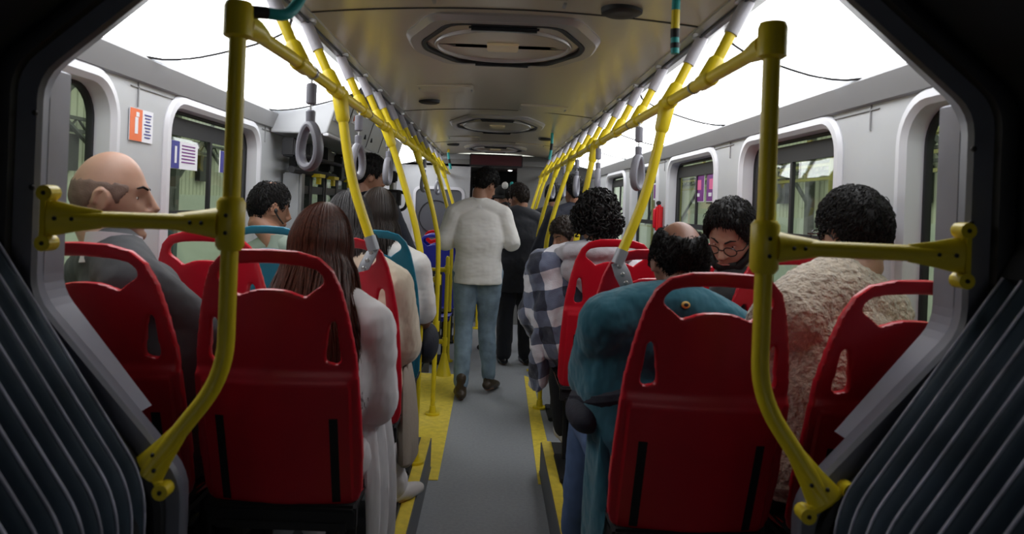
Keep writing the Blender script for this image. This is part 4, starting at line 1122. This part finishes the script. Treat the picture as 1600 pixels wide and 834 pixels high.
person('bald man in a dark grey suit at the left window, face turned right', J, 'skin_fair',
       [dict(kind='top', name='suit_jacket', mat='suit_grey', inf=.022, disp=FOLDS), dict(kind='trousers', name='trousers', mat='suit_grey'), dict(kind='shoes', name='shoe', mat='black_gloss')],
       {}, dict(style='band', mat='stubble', thick=flatT(.0016), line=bald_line, holes=bald_holes, noise_amp=.0012),
       extra=lambda p, X, H, s, n, sd, sh: collar(p, n + V((0, .0, .01)), H, s, 'shirt_lilac', r=.070, h=.058, name='shirt_collar'))

# ---- L1 aisle: woman with long straight brown hair, white blouse
def long_hair(zend, n=420, back=.018, wide=.38, spread=.12, mid=.12, seed=1, rad=.0032, shift=(0, 0), front=25):
    def f(mb, X, head, H, s):
        r_ = random.Random(seed); fwd = H @ V((0, 1, 0)); rt = H @ V((1, 0, 0))
        # curtain: closed cylinder of hair round the back and sides
        def strand_pts(az, jit, L):
            pts = []
            for k in range(9):
                t = k / 8; e = R(88 - 96 * t); d = (math.sin(az) * math.cos(e), -math.cos(az) * math.cos(e), math.sin(e))
                p = head_r(d) + V(d) * (.018 + jit); pts.append(head + H @ (p * s))
            q = pts[-1]; c = head + H @ V((0, -.02, 0)) * s
            dirn = (q - c); dirn.z = 0
            zz = q.z; steps = 10; tot = zz - L
            for k in range(1, steps + 1):
                t = k / steps; w = 1 + wide * math.sin(math.pi * min(1, t * 1.25) * .5) - .25 * t * t
                pts.append(V((c.x + dirn.x * w + shift[0] * t * t + .006 * math.sin(7 * t + az * 9 + jit * 900), c.y + dirn.y * w * .95 + shift[1] * t - back * smooth(0, .6, t), zz - tot * t)))
            return pts
        azs = [R(-112 + 224 * k / 40) for k in range(41)]
        cols = [strand_pts(a, -.004, zend + .03) for a in azs]
        inner = [[p.lerp(V((head.x, head.y, p.z)), .12) for p in c] for c in cols]
        m = len(cols[0]); vs = [p for c in cols for p in c] + [p for c in inner for p in c]; K = m * len(cols); fs = []
        for i in range(len(cols) - 1):
            for j in range(m - 1):
                q = (i * m + j, i * m + j + 1, (i + 1) * m + j + 1, (i + 1) * m + j); fs.append(q); fs.append(tuple(a + K for a in q[::-1]))
            fs.append((i * m + m - 1, (i + 1) * m + m - 1, (i + 1) * m + m - 1 + K, i * m + m - 1 + K))
        for i in (0, len(cols) - 1):
            for j in range(m - 1): fs.append((i * m + j, i * m + j + 1, i * m + j + 1 + K, i * m + j + K))
        mb.add(vs, fs)
        for k in range(n):
            az = R(r_.uniform(-115, 115)); P = spline(strand_pts(az, r_.uniform(-.002, .006), zend + r_.uniform(-.09, .05)), 2)
            rr = [rad * r_.uniform(.7, 1.2) * (1 - .75 * smooth(.7, 1, i / (len(P) - 1))) for i in range(len(P))]
            mb.tube(P, rr, 5)
    return f
def cloth_tail(p, X, H, s, n, sd, sh):
    # long white cloth hanging from her arm beside the seat into the aisle
    rs = []
    for k in range(26):
        t = k / 25; z = 1.0 - .62 * t; y0 = 2.16 + .10 * t; w = .055 + .05 * t
        cx = -.345 + .055 * math.sin(t * 2.2) - .01
        ring = []
        for q in range(25):
            u = q / 24 * 2 - 1; ring.append(V((cx + .016 * math.sin(u * 9 + t * 3) * (0.4 + t) + .02 * u, y0 + u * w * 1.2, z + .02 * math.sin(u * 6 + 1) * t)))
        ring += [v + V((.008, 0, 0)) for v in reversed(ring)]
        rs.append(ring)
    MB().rings(rs).build('hanging_cloth', 'blouse_white', p, label='white cloth hanging down beside the seat')
J = dict(hip=(-.50, 2.17, .72), chest=(-.48, 2.09, .96), neck=(-.475, 2.10, 1.145), head=(-.493, 2.15, 1.302), s=.93, sh=.155, tyaw=-8, hrot=(-6, 14, 0),
         arms=[((-.68, 2.22, .90), (-.60, 2.46, .80)), ((-.315, 2.15, .86), (-.40, 2.40, .80))], legs=[((-.58, 2.60, .73), (-.58, 2.66, .27), (0, 1, 0)), ((-.43, 2.60, .72), (-.365, 3.08, .262), (.6, 1, -.05))])
person('woman with very long straight reddish brown hair and a white blouse', J, 'skin_fair',
       [dict(kind='top', name='blouse', mat='blouse_white', inf=.022, disp=FOLDS), dict(kind='trousers', name='trousers', mat='blouse_white', inf=.02, disp=FOLD), dict(kind='shoes', name='boots', mat='shoe_white', shaft=.1, vox=.007)],
       {}, dict(style='long', mat='hair_brown', thick=flatT(.011), line=std_line(.05, -.05, -.11), noise_amp=.001, more=long_hair(.955, n=1400, back=.085, wide=.62, shift=(.04, -.0), seed=3, rad=.0019)), extra=cloth_tail)

# ---- L2 aisle: dark grey hair, beige coat, bag
J = dict(hip=(-.51, 2.88, .73), chest=(-.49, 2.80, .97), neck=(-.515, 2.80, 1.18), head=(-.555, 2.87, 1.345), s=.96, sh=.155, tyaw=-6, hrot=(5, 12, 0),
         arms=[((-.72, 2.94, .92), (-.60, 3.16, .84)), ((-.325, 2.86, .90), (-.39, 3.12, .83))], legs=[((-.58, 3.30, .74), (-.58, 3.34, .27), (0, 1, 0)), ((-.42, 3.30, .74), (-.42, 3.34, .27), (0, 1, 0))])
person('person with dark greying hair in a beige coat behind the slanted left pole', J, 'skin_tan',
       [dict(kind='top', name='coat', mat='coat_beige', inf=.03, disp=FOLDS), dict(kind='trousers', name='trousers', mat='black_cloth'), dict(kind='shoes', name='shoe', mat='black')],
       {}, dict(style='bob', mat='hair_grey', thick=flatT(.011), line=std_line(.05, -.05, -.10), noise_amp=.002, more=long_hair(1.21, n=600, seed=8, rad=.002)))
t = empty('shoulder_bag', (-.30, 2.98, .42), 'beige grey leather shoulder bag hanging into the aisle on the left', 'bag')
rs = []
for zz, w, h in ((.42, .045, .12), (.44, .06, .15), (.56, .062, .155), (.70, .045, .14), (.79, .02, .11), (.80, .01, .10)):
    rs.append([V((-.318 + .05 * (.8 - zz) + w * math.cos(a) * .7, 2.98 + h * math.sin(a) + .012 * math.sin(zz * 40), zz)) for a in [2 * math.pi * q / 24 for q in range(24)]])
MB().rings(rs).build('bag_body', 'bag_beige', t)
for k in (-1, 1): MB().tube(spline([(-.31, 2.98 + k * .06, .77), (-.315, 2.97 + k * .05, .88), (-.33, 2.95, .93), (-.315, 2.97 - k * .0, .90)], 6), .007, 8).build('strap', 'bag_beige', t)

# ---- L3 aisle: woman, long brown hair, white sleeve
J = dict(hip=(-.51, 3.58, .73), chest=(-.50, 3.50, .98), neck=(-.52, 3.50, 1.20), head=(-.545, 3.55, 1.372), s=.97, sh=.175, tyaw=-5, hrot=(0, 5, 0),
         arms=[((-.72, 3.62, .94), (-.60, 3.84, .86)), ((-.305, 3.54, .93), (-.33, 3.76, .80))], legs=[((-.58, 3.98, .72), (-.58, 4.14, .30), (0, 1, 0)), ((-.43, 3.98, .72), (-.43, 4.14, .30), (0, 1, 0))])
person('woman with long dark brown hair and a pale short sleeved top in the third row', J, 'skin_tan',
       [dict(kind='top', name='top', mat='shirt_white', inf=.018, sleeve=.10, disp=FOLD), dict(kind='trousers', name='trousers', mat='navy'), dict(kind='shoes', name='shoe', mat='black')],
       {}, dict(style='long', mat='hair_dark', thick=flatT(.011), line=std_line(.05, -.05, -.11), noise_amp=.002, more=long_hair(1.10, n=600, seed=13, rad=.002)))
t = empty('navy_bag', (-.295, 3.74, .62), 'dark navy bag on the lap of the third row woman by the bowed pole', 'bag')
MB().ell((-.30, 3.74, .74), (.06, .16, .10)).build('bag_body', 'navy', t); MB().tube(spline([(-.30, 3.66, .82), (-.30, 3.72, .88), (-.30, 3.80, .82)], 6), .008, 8).build('handle', 'navy', t)

# ---- L3 window: man, thinning crown, grey green shirt, earphone
def crown_hole(d): return 1 - .9 * math.exp(-(((d[0]) / .34) ** 2 + ((d[1] + .15) / .36) ** 2)) * (1 if d[2] > 0 else 0)
J = dict(hip=(-.98, 3.58, .73), chest=(-.97, 3.50, 1.0), neck=(-.985, 3.50, 1.215), head=(-1.07, 3.54, 1.395), s=1.0, sh=.16, tyaw=-25, hrot=(-48, 14, 0),
         arms=[((-1.09, 3.66, .94), (-1.04, 3.84, .86)), ((-.80, 3.60, .94), (-.88, 3.84, .86))], legs=[((-1.08, 3.98, .72), (-1.08, 4.14, .30), (0, 1, 0)), ((-.92, 3.98, .72), (-.92, 4.14, .30), (0, 1, 0))])
def earphone(p, X, H, s, n, sd, sh):
    MB().ell(X((.085, .0, -.012)), (.008, .010, .012)).tube([X((.085, .0, -.02)), X((.083, .03, -.045)), X((.07, .06, -.06))], .004, 6).build('earphone', 'black', p)
    collar(p, n, H, s, 'shirt_green', r=.068, h=.045)
person('man with thinning dark hair and earphone, grey green shirt, left window', J, 'skin_tan',
       [dict(kind='top', name='shirt', mat='shirt_green', inf=.016, disp=FOLD), dict(kind='trousers', name='trousers', mat='black_cloth'), dict(kind='shoes', name='shoe', mat='black')],
       {}, dict(style='short', mat='hair_black', thick=crown(.003, .007), line=std_line(.075, .004, -.062), holes=lambda d: crown_hole(d), noise_amp=.0015, n=3500), extra=earphone)

def standing(x, y, face, head_yaw, s=1.0, lean=0, el=(.14, .16), wr=(.18, .30), leg=(0, 0), elbz=1.08, wz=1.12):
    f = rotm(face) @ V((0, 1, 0)); r = rotm(face) @ V((1, 0, 0)); B = V((x, y, 0))
    P = lambda a, b, c: B + r * a * s + f * b * s + V((0, 0, c * s))
    return dict(hip=P(0, 0, .93), chest=P(0, .01 + lean * .5, 1.20), neck=P(0, .0 + lean, 1.43), head=P(0, .035 + lean * 1.3, 1.60), s=s, sh=.178, tyaw=face, hyaw=face, hrot=(head_yaw, 12, 0),
                arms=[(P(-.25, el[0], elbz), P(-.12, wr[1], wz), f), (P(.25, el[1], elbz), P(.12, wr[1], wz), f)],
                legs=[(P(-.10, .04 + leg[0] * .5, .50), P(-.11, leg[0], .085), f), (P(.10, .04 + leg[1] * .5, .50), P(.11, leg[1], .085), f)])
# ---- standing man by the door
J = standing(-.80, 4.62, -25, -62, s=1.0)
person('standing man with dark hair and dark jacket by the left door, only his head showing', J, 'skin_tan',
       [dict(kind='top', name='jacket', mat='navy', inf=.02, disp=FOLD), dict(kind='trousers', name='trousers', mat='black_cloth'), dict(kind='shoes', name='shoe', mat='black')],
       {}, dict(style='short', mat='hair_black', thick=crown(.010, .022), noise_amp=.006))

# ---- the man in the aisle, white shirt and jeans
J = dict(hip=(-.085, 5.62, .95), chest=(-.085, 5.60, 1.20), neck=(-.095, 5.60, 1.43), head=(-.055, 5.65, 1.600), s=1.0, sh=.178, tyaw=3, hyaw=0, hrot=(-42, 22, 4),
         arms=[((-.345, 5.58, 1.155), (-.25, 5.83, 1.17), (.6, .6, .3)), ((.165, 5.60, 1.165), (.08, 5.86, 1.24), (-.5, .7, .3))],
         legs=[((-.175, 5.62, .52), (-.175, 5.46, .09), (-.12, 1, 0)), ((.0, 5.74, .50), (.03, 5.70, .105), (.35, 1, -.12))])
def phone(p, X, H, s, n, sd, sh):
    collar(p, n + V((0, 0, .0)), H, s, 'shirt_white', r=.063, h=.055, name='shirt_collar')
person('man walking away down the aisle in a white shirt, blue jeans and brown boots', J, 'skin_tan',
       [dict(kind='top', name='shirt', mat='shirt_white', inf=.018, long=.012, disp=((.12, .010), (.05, .003)), vox=.008, sm=4),
        dict(kind='trousers', name='jeans', mat='jeans', inf=.008, disp=((.07, .014),), upto=.93, vox=.008), dict(kind='shoes', name='boots', mat='boot_brown', shaft=.07, vox=.007, sm=3)],
       {}, dict(style='short', mat='hair_black', thick=crown(.003, .020), line=std_line(.06, 0, -.06), noise_amp=.003), extra=phone)
# ---- black suit
J = standing(.265, 6.75, 12, 50, s=.955, lean=.03)
person('person in a long black suit standing in the aisle, head turned left', J, 'skin_tan',
       [dict(kind='top', name='suit_jacket', mat='suit_black', inf=.032, long=.14, disp=FOLD), dict(kind='trousers', name='trousers', mat='suit_black', inf=.022, disp=FOLD), dict(kind='shoes', name='shoe', mat='black_gloss')],
       {}, dict(style='short', mat='hair_dark', thick=crown(.010, .022), noise_amp=.006))
# ---- photographer behind, facing back with cap and camera
J = standing(.115, 7.45, 150, 165, s=.95, wz=1.52, elbz=1.2, wr=(.18, .17))
def cam_extra(p, X, H, s, n, sd, sh):
    c = MB(); c.ell(X((0, 0, .062)), (.094, .108, .075), rot=H); c.tube([X((0, .08, .055)), X((0, .165, .035))], [.07, .06], 20, flat=(tuple(H @ V((0, 0, 1))), .12)); c.build('cap', 'black_cloth', p)
person('person in dark clothes and black cap at the far end, facing back', J, 'skin_tan',
       [dict(kind='top', name='jacket', mat='black_cloth', inf=.022, disp=FOLD), dict(kind='trousers', name='trousers', mat='black_cloth'), dict(kind='shoes', name='shoe', mat='black')],
       {}, dict(style='short', mat='hair_black', thick=crown(.006, .008)), extra=cam_extra)
t = empty('camera', (.20, 7.2, 1.55), 'small black camera held up beside the face of the person in the cap', 'camera')
MB().box((.20, 7.22, 1.57), (.15, .07, .10), bev=.012).build('camera_body', 'black', t); MB().tube([(.20, 7.20, 1.57), (.20, 7.08, 1.57)], .036, 18).build('lens', 'black_gloss', t)
MB().ell((.125, 7.2, 1.645), (.032, .03, .036)).build('flash_diffuser', 'shirt_white', t); MB().ell((.19, 7.2, 1.65), (.022, .022, .034)).build('flash_head', 'teal_strap', t)

# ---- R1 aisle: teal fleece
def balding(d): return 1 - smooth(.62, .92, d[2] * .88 - d[1] * .47 + .05 * noise.noise(V(d) * 5))
def sling(p, X, H, s, n, sd, sh):
    collar(p, n + V((0, .01, .0)), H, s, 'teal_fleece', r=.074, h=.045)
    fl = [c for c in p.children if c.name.startswith('fleece')][0]; o = V((.545, 1.6, 1.195)) - p.location
    ok, hit, nrm, _ = fl.ray_cast(o, V((0, 1, 0)))
    if ok:
        b = hit + p.location; q = nrm.to_track_quat('Z', 'Y').to_matrix()
        MB().ell(b + nrm * .002, (.013, .010, .003), rot=q).build('round_badge', 'badge', p)
        MB().ell(b + nrm * .005, (.007, .005, .002), rot=q).build('badge_centre', 'navy', p)
J = dict(hip=(.55, 2.14, .72), chest=(.49, 2.20, .98), neck=(.535, 2.11, 1.165), head=(.567, 2.20, 1.300), s=1.0, sh=.19, tyaw=4, troll=6, hrot=(3, 24, 2), belly=1,
         arms=[((.325, 2.24, .94), (.40, 2.45, .82)), ((.76, 2.22, .92), (.66, 2.45, .82))], legs=[((.38, 2.58, .70), (.36, 2.68, .27), (0, 1, 0)), ((.62, 2.58, .74), (.62, 2.62, .27), (0, 1, 0))])
person('man in a teal fleece with a balding crown, leaning into the aisle on the right', J, 'skin_brown',
       [dict(kind='top', name='fleece', mat='teal_fleece', inf=.026, disp=FOLDS, sm=4), dict(kind='trousers', name='jeans', mat='jeans_blue', inf=.016, disp=FOLD), dict(kind='shoes', name='shoe', mat='black')],
       {}, dict(style='short', mat='hair_black', thick=crown(.006, .005), holes=balding, line=std_line(.05, 0, -.07), noise_amp=.002, n=4500), extra=sling)
t = empty('waist_bag', (.33, 2.18, .80), 'dark navy bag worn at the side of the man in the teal fleece', 'bag')
MB().ell((.300, 2.20, .845), (.055, .13, .055)).build('bag_body', 'navy', t)
MB().tube(spline([(.28, 2.22, .88), (.34, 2.08, .915), (.46, 2.02, .95), (.56, 2.0, .95)], 6), .028, 10, flat=((0, 0, 1), 1.0)).build('wide_strap', 'navy', t)
# fleece tail and hanging cloth beside the seat
t = empty('hanging_jacket', (.33, 2.20, .42), 'teal jacket hem hanging down beside the nearest right seat', 'jacket')
rs = []
for k in range(18):
    u = k / 17; z = .86 - .42 * u; w = .10 + .05 * math.sin(u * 2.5)
    rs.append([V((.345 - .01 * u + .030 * (1 - u * .4) * math.cos(a) + .008 * math.sin(5 * a + 6 * u), 2.18 + w * math.sin(a), z + .03 * math.sin(2 * a) * u)) for a in [2 * math.pi * q / 32 for q in range(32)]])
MB().rings(rs).build('cloth', 'teal_fleece', t)

# ---- R1 window: sherpa jacket
J = dict(hip=(.955, 2.13, .735), chest=(.955, 2.08, 1.0), neck=(.965, 2.06, 1.235), head=(1.05, 2.13, 1.398), s=1.05, sh=.145, tyaw=22, hrot=(16, 4, 0), belly=1,
         arms=[((.78, 2.20, .96), (.86, 2.45, .84)), ((1.06, 2.24, .96), (1.04, 2.45, .84))], legs=[((.90, 2.58, .75), (.90, 2.62, .27), (0, 1, 0)), ((1.09, 2.58, .75), (1.09, 2.62, .27), (0, 1, 0))])
def sh_collar(p, X, H, s, n, sd, sh):
    glasses(p, X, s)
    rs = []
    for rr, z in ((.11, -.04), (.100, .01), (.088, .045), (.075, .05), (.068, .02)):
        rs.append([n + V((rr * math.cos(a), rr * 1.0 * math.sin(a), z + .014 * math.sin(-a))) for a in [2 * math.pi * q / 32 for q in range(32)]])
    MB().rings(rs).build('sherpa_collar', 'sherpa', p)
person('man with thick dark hair and glasses in a cream fleece coat at the right window', J, 'skin_fair',
       [dict(kind='top', name='fleece_coat', mat='sherpa', inf=.038, disp=((.12, .02), (.016, .012)), vox=.007, sm=3), dict(kind='trousers', name='trousers', mat='black_cloth'), dict(kind='shoes', name='shoe', mat='black')],
       {}, dict(style='short', mat='hair_black', thick=crown(.003, .016), line=std_line(.06, 0, -.07), noise_amp=.006, freq=16, n=4500, seed=9), extra=sh_collar)

# ---- R2 window: man with glasses turned back
def parting(d): return 1
J = dict(hip=(.97, 2.86, .73), chest=(.95, 2.80, 1.0), neck=(.925, 2.78, 1.19), head=(.885, 2.71, 1.372), s=.98, sh=.17, tyaw=68, hyaw=20, hrot=(140, 34, -6),
         arms=[((.80, 2.66, .98), (.84, 2.92, .88)), ((1.00, 2.98, .98), (.95, 3.10, .88))], legs=[((.92, 3.28, .74), (.92, 3.32, .27), (0, 1, 0)), ((1.08, 3.28, .74), (1.08, 3.32, .27), (0, 1, 0))])
def g2(p, X, H, s, n, sd, sh):
    glasses(p, X, s); collar(p, n, H, s, 'black_cloth', r=.075, h=.05)
    b = MB(); b.ell(X((0, .066, -.088)), (.046, .042, .034), rot=H)
    for k in (-1, 1): b.tube([X((k * .072, .0, -.03)), X((k * .064, .03, -.07)), X((k * .035, .07, -.092))], [.010, .018, .022], 10, round_ends=True)
    b.build('beard', 'hair_black', p)
person('man in black with glasses and beard, turned back and looking down', J, 'skin_fair',
       [dict(kind='top', name='jacket', mat='black_cloth', inf=.026, disp=FOLD), dict(kind='trousers', name='trousers', mat='black_cloth'), dict(kind='shoes', name='shoe', mat='black')],
       {}, dict(style='short', mat='hair_black', thick=crown(.006, .026), line=std_line(.088, .0, -.07), noise_amp=.007, freq=15, n=4500), extra=g2)

# ---- R3 aisle: curly hair, grey hood, plaid jacket
def curls(mb, X, head, H, s):
    r_ = random.Random(2)
    for k in range(520):
        while True:
            d = V((r_.gauss(0, 1), r_.gauss(0, 1), r_.gauss(0, 1))).normalized()
            p = head_r(d); az = math.atan2(abs(d.x), d.y)
            if p.z > std_line(.04, -.04, -.10)(az): break
        p = p + d * r_.uniform(.016, .042); a = d.orthogonal().normalized(); b = d.cross(a); ax = (a * r_.uniform(-1, 1) + b * r_.uniform(-1, 1)).normalized(); u = d.cross(ax)
        rr = r_.uniform(.008, .016); ph = r_.uniform(0, 6.28)
        pts = [X(p + u * rr * math.cos(ph + t * .75) + d * rr * math.sin(ph + t * .75) + ax * (t - 5) * .0032) for t in range(11)]
        mb.tube(pts, [.0015] + [.0042] * 9 + [.0015], 5)
J = dict(hip=(.52, 3.56, .73), chest=(.46, 3.50, .97), neck=(.475, 3.48, 1.205), head=(.510, 3.55, 1.385), s=1.0, sh=.205, tyaw=6, troll=4, hrot=(14, 10, 0), belly=1,
         arms=[((.245, 3.56, .93), (.30, 3.80, .82)), ((.70, 3.58, .94), (.62, 3.82, .86))], legs=[((.40, 3.92, .70), (.44, 3.88, .29), (-.12, 1, 0)), ((.60, 3.96, .74), (.58, 3.96, .29), (0, 1, 0))])
def hood(p, X, H, s, n, sd, sh):
    m = MB(); n = n + V((.0, -.01, 0))
    m.ell(n + V((0, -.105, -.035)), (.150, .050, .085), rot=Matrix.Rotation(R(-14), 3, 'X')); m.ell(n + V((0, -.120, -.075)), (.085, .042, .075))
    rs = []
    for k in range(17):
        a = R(-200 + 220 * k / 16); rr = .138; w = .028 + .018 * max(0, -math.sin(a))
        c = n + V((rr * math.cos(a) * 1.15, rr * math.sin(a) * .75 - .0, .015 + .03 * max(0, -math.sin(a))))
        rad = V((math.cos(a), math.sin(a), 0))
        rs.append([c + rad * w * 1.3 * math.cos(b) + V((0, 0, w * math.sin(b))) for b in [2 * math.pi * q / 16 for q in range(16)]])
    m.rings(rs); m.build('hood', 'hood_grey', p, remesh=.007, sm=3, disp=((.07, .022), (.03, .006)))
    m = MB()
    for k in (-1, 1): limb(m, [n + V((k * .03, -.01, .035)), n + sd * k * .10 + V((0, -.02, .020)), n + sd * k * .175 + V((0, -.015, -.03))], [.062, .058, .045])
    m.build('grey_yoke', 'hood_grey', p, remesh=.008, sm=4, disp=((.06, .015),))
    tail = MB(); rs = []
    for k in range(16):
        u = k / 15; z = .90 - .31 * u
        rs.append([V((.262 + .055 * (1 - .3 * u) * math.cos(a) + .012 * math.sin(4 * a + 5 * u), 3.55 + (.15 - .03 * u) * math.sin(a) + .05 * u, z + .03 * math.sin(a + 1) * u)) for a in [2 * math.pi * q / 36 for q in range(36)]])
    tail.rings(rs).build('jacket_hem', 'plaid', p, remesh=.009, sm=3, disp=((.07, .025),))
person('passenger with curly black hair, grey hood and navy white plaid jacket', J, 'skin_tan',
       [dict(kind='top', name='plaid_jacket', mat='plaid', inf=.040, disp=((.12, .04), (.05, .015)), vox=.009), dict(kind='trousers', name='trousers', mat='black_cloth', inf=.02), dict(kind='shoes', name='sneakers', mat='shoe_white', vox=.007)],
       {}, dict(style='curly', mat='hair_black', thick=crown(.022, .036), line=std_line(.04, -.04, -.10), noise_amp=.014, freq=14, more=curls), extra=hood)

# ---- background people on the right
J = dict(hip=(.62, 5.20, .56), chest=(.62, 5.22, .84), neck=(.60, 5.20, 1.07), head=(.53, 5.14, 1.245), s=1.0, sh=.18, tyaw=150, hyaw=170, hrot=(120, 20, 0),
         arms=[((.86, 5.10, .82), (.72, 4.9, .72)), ((.40, 5.08, .84), (.50, 4.88, .74))], legs=[((.70, 4.78, .56), (.70, 4.74, .09), (0, -1, 0)), ((.54, 4.78, .56), (.54, 4.74, .09), (0, -1, 0))])
def mask(p, X, H, s, n, sd, sh): MB().ell(X((0, .078, -.055)), (.052, .05, .042), rot=H).build('face_mask', 'shirt_white', p)
person('seated passenger in a bright teal jacket facing back, beyond the curly haired one', J, 'skin_tan',
       [dict(kind='top', name='jacket', mat='teal_plastic', inf=.03, disp=FOLD), dict(kind='trousers', name='trousers', mat='jeans_blue'), dict(kind='shoes', name='shoe', mat='black')],
       {}, dict(style='short', mat='hair_dark', thick=crown(.014, .03), noise_amp=.006), extra=mask)
J = standing(.70, 6.15, 20, 30, s=.99)
person('standing person in navy clothes on the right, behind the curly haired passenger', J, 'skin_tan',
       [dict(kind='top', name='jacket', mat='navy', inf=.03, disp=FOLD), dict(kind='trousers', name='trousers', mat='navy'), dict(kind='shoes', name='shoe', mat='black')],
       {}, dict(style='short', mat='hair_black', thick=crown(.012, .026), noise_amp=.006))
J = standing(.62, 7.3, 5, 0, s=.97)
person('standing person in dark clothes farthest on the right behind the poles', J, 'skin_tan',
       [dict(kind='top', name='jacket', mat='suit_black', inf=.03, disp=FOLD), dict(kind='trousers', name='trousers', mat='black_cloth'), dict(kind='shoes', name='shoe', mat='black')],
       {}, dict(style='short', mat='hair_black', thick=crown(.012, .024), noise_amp=.006))
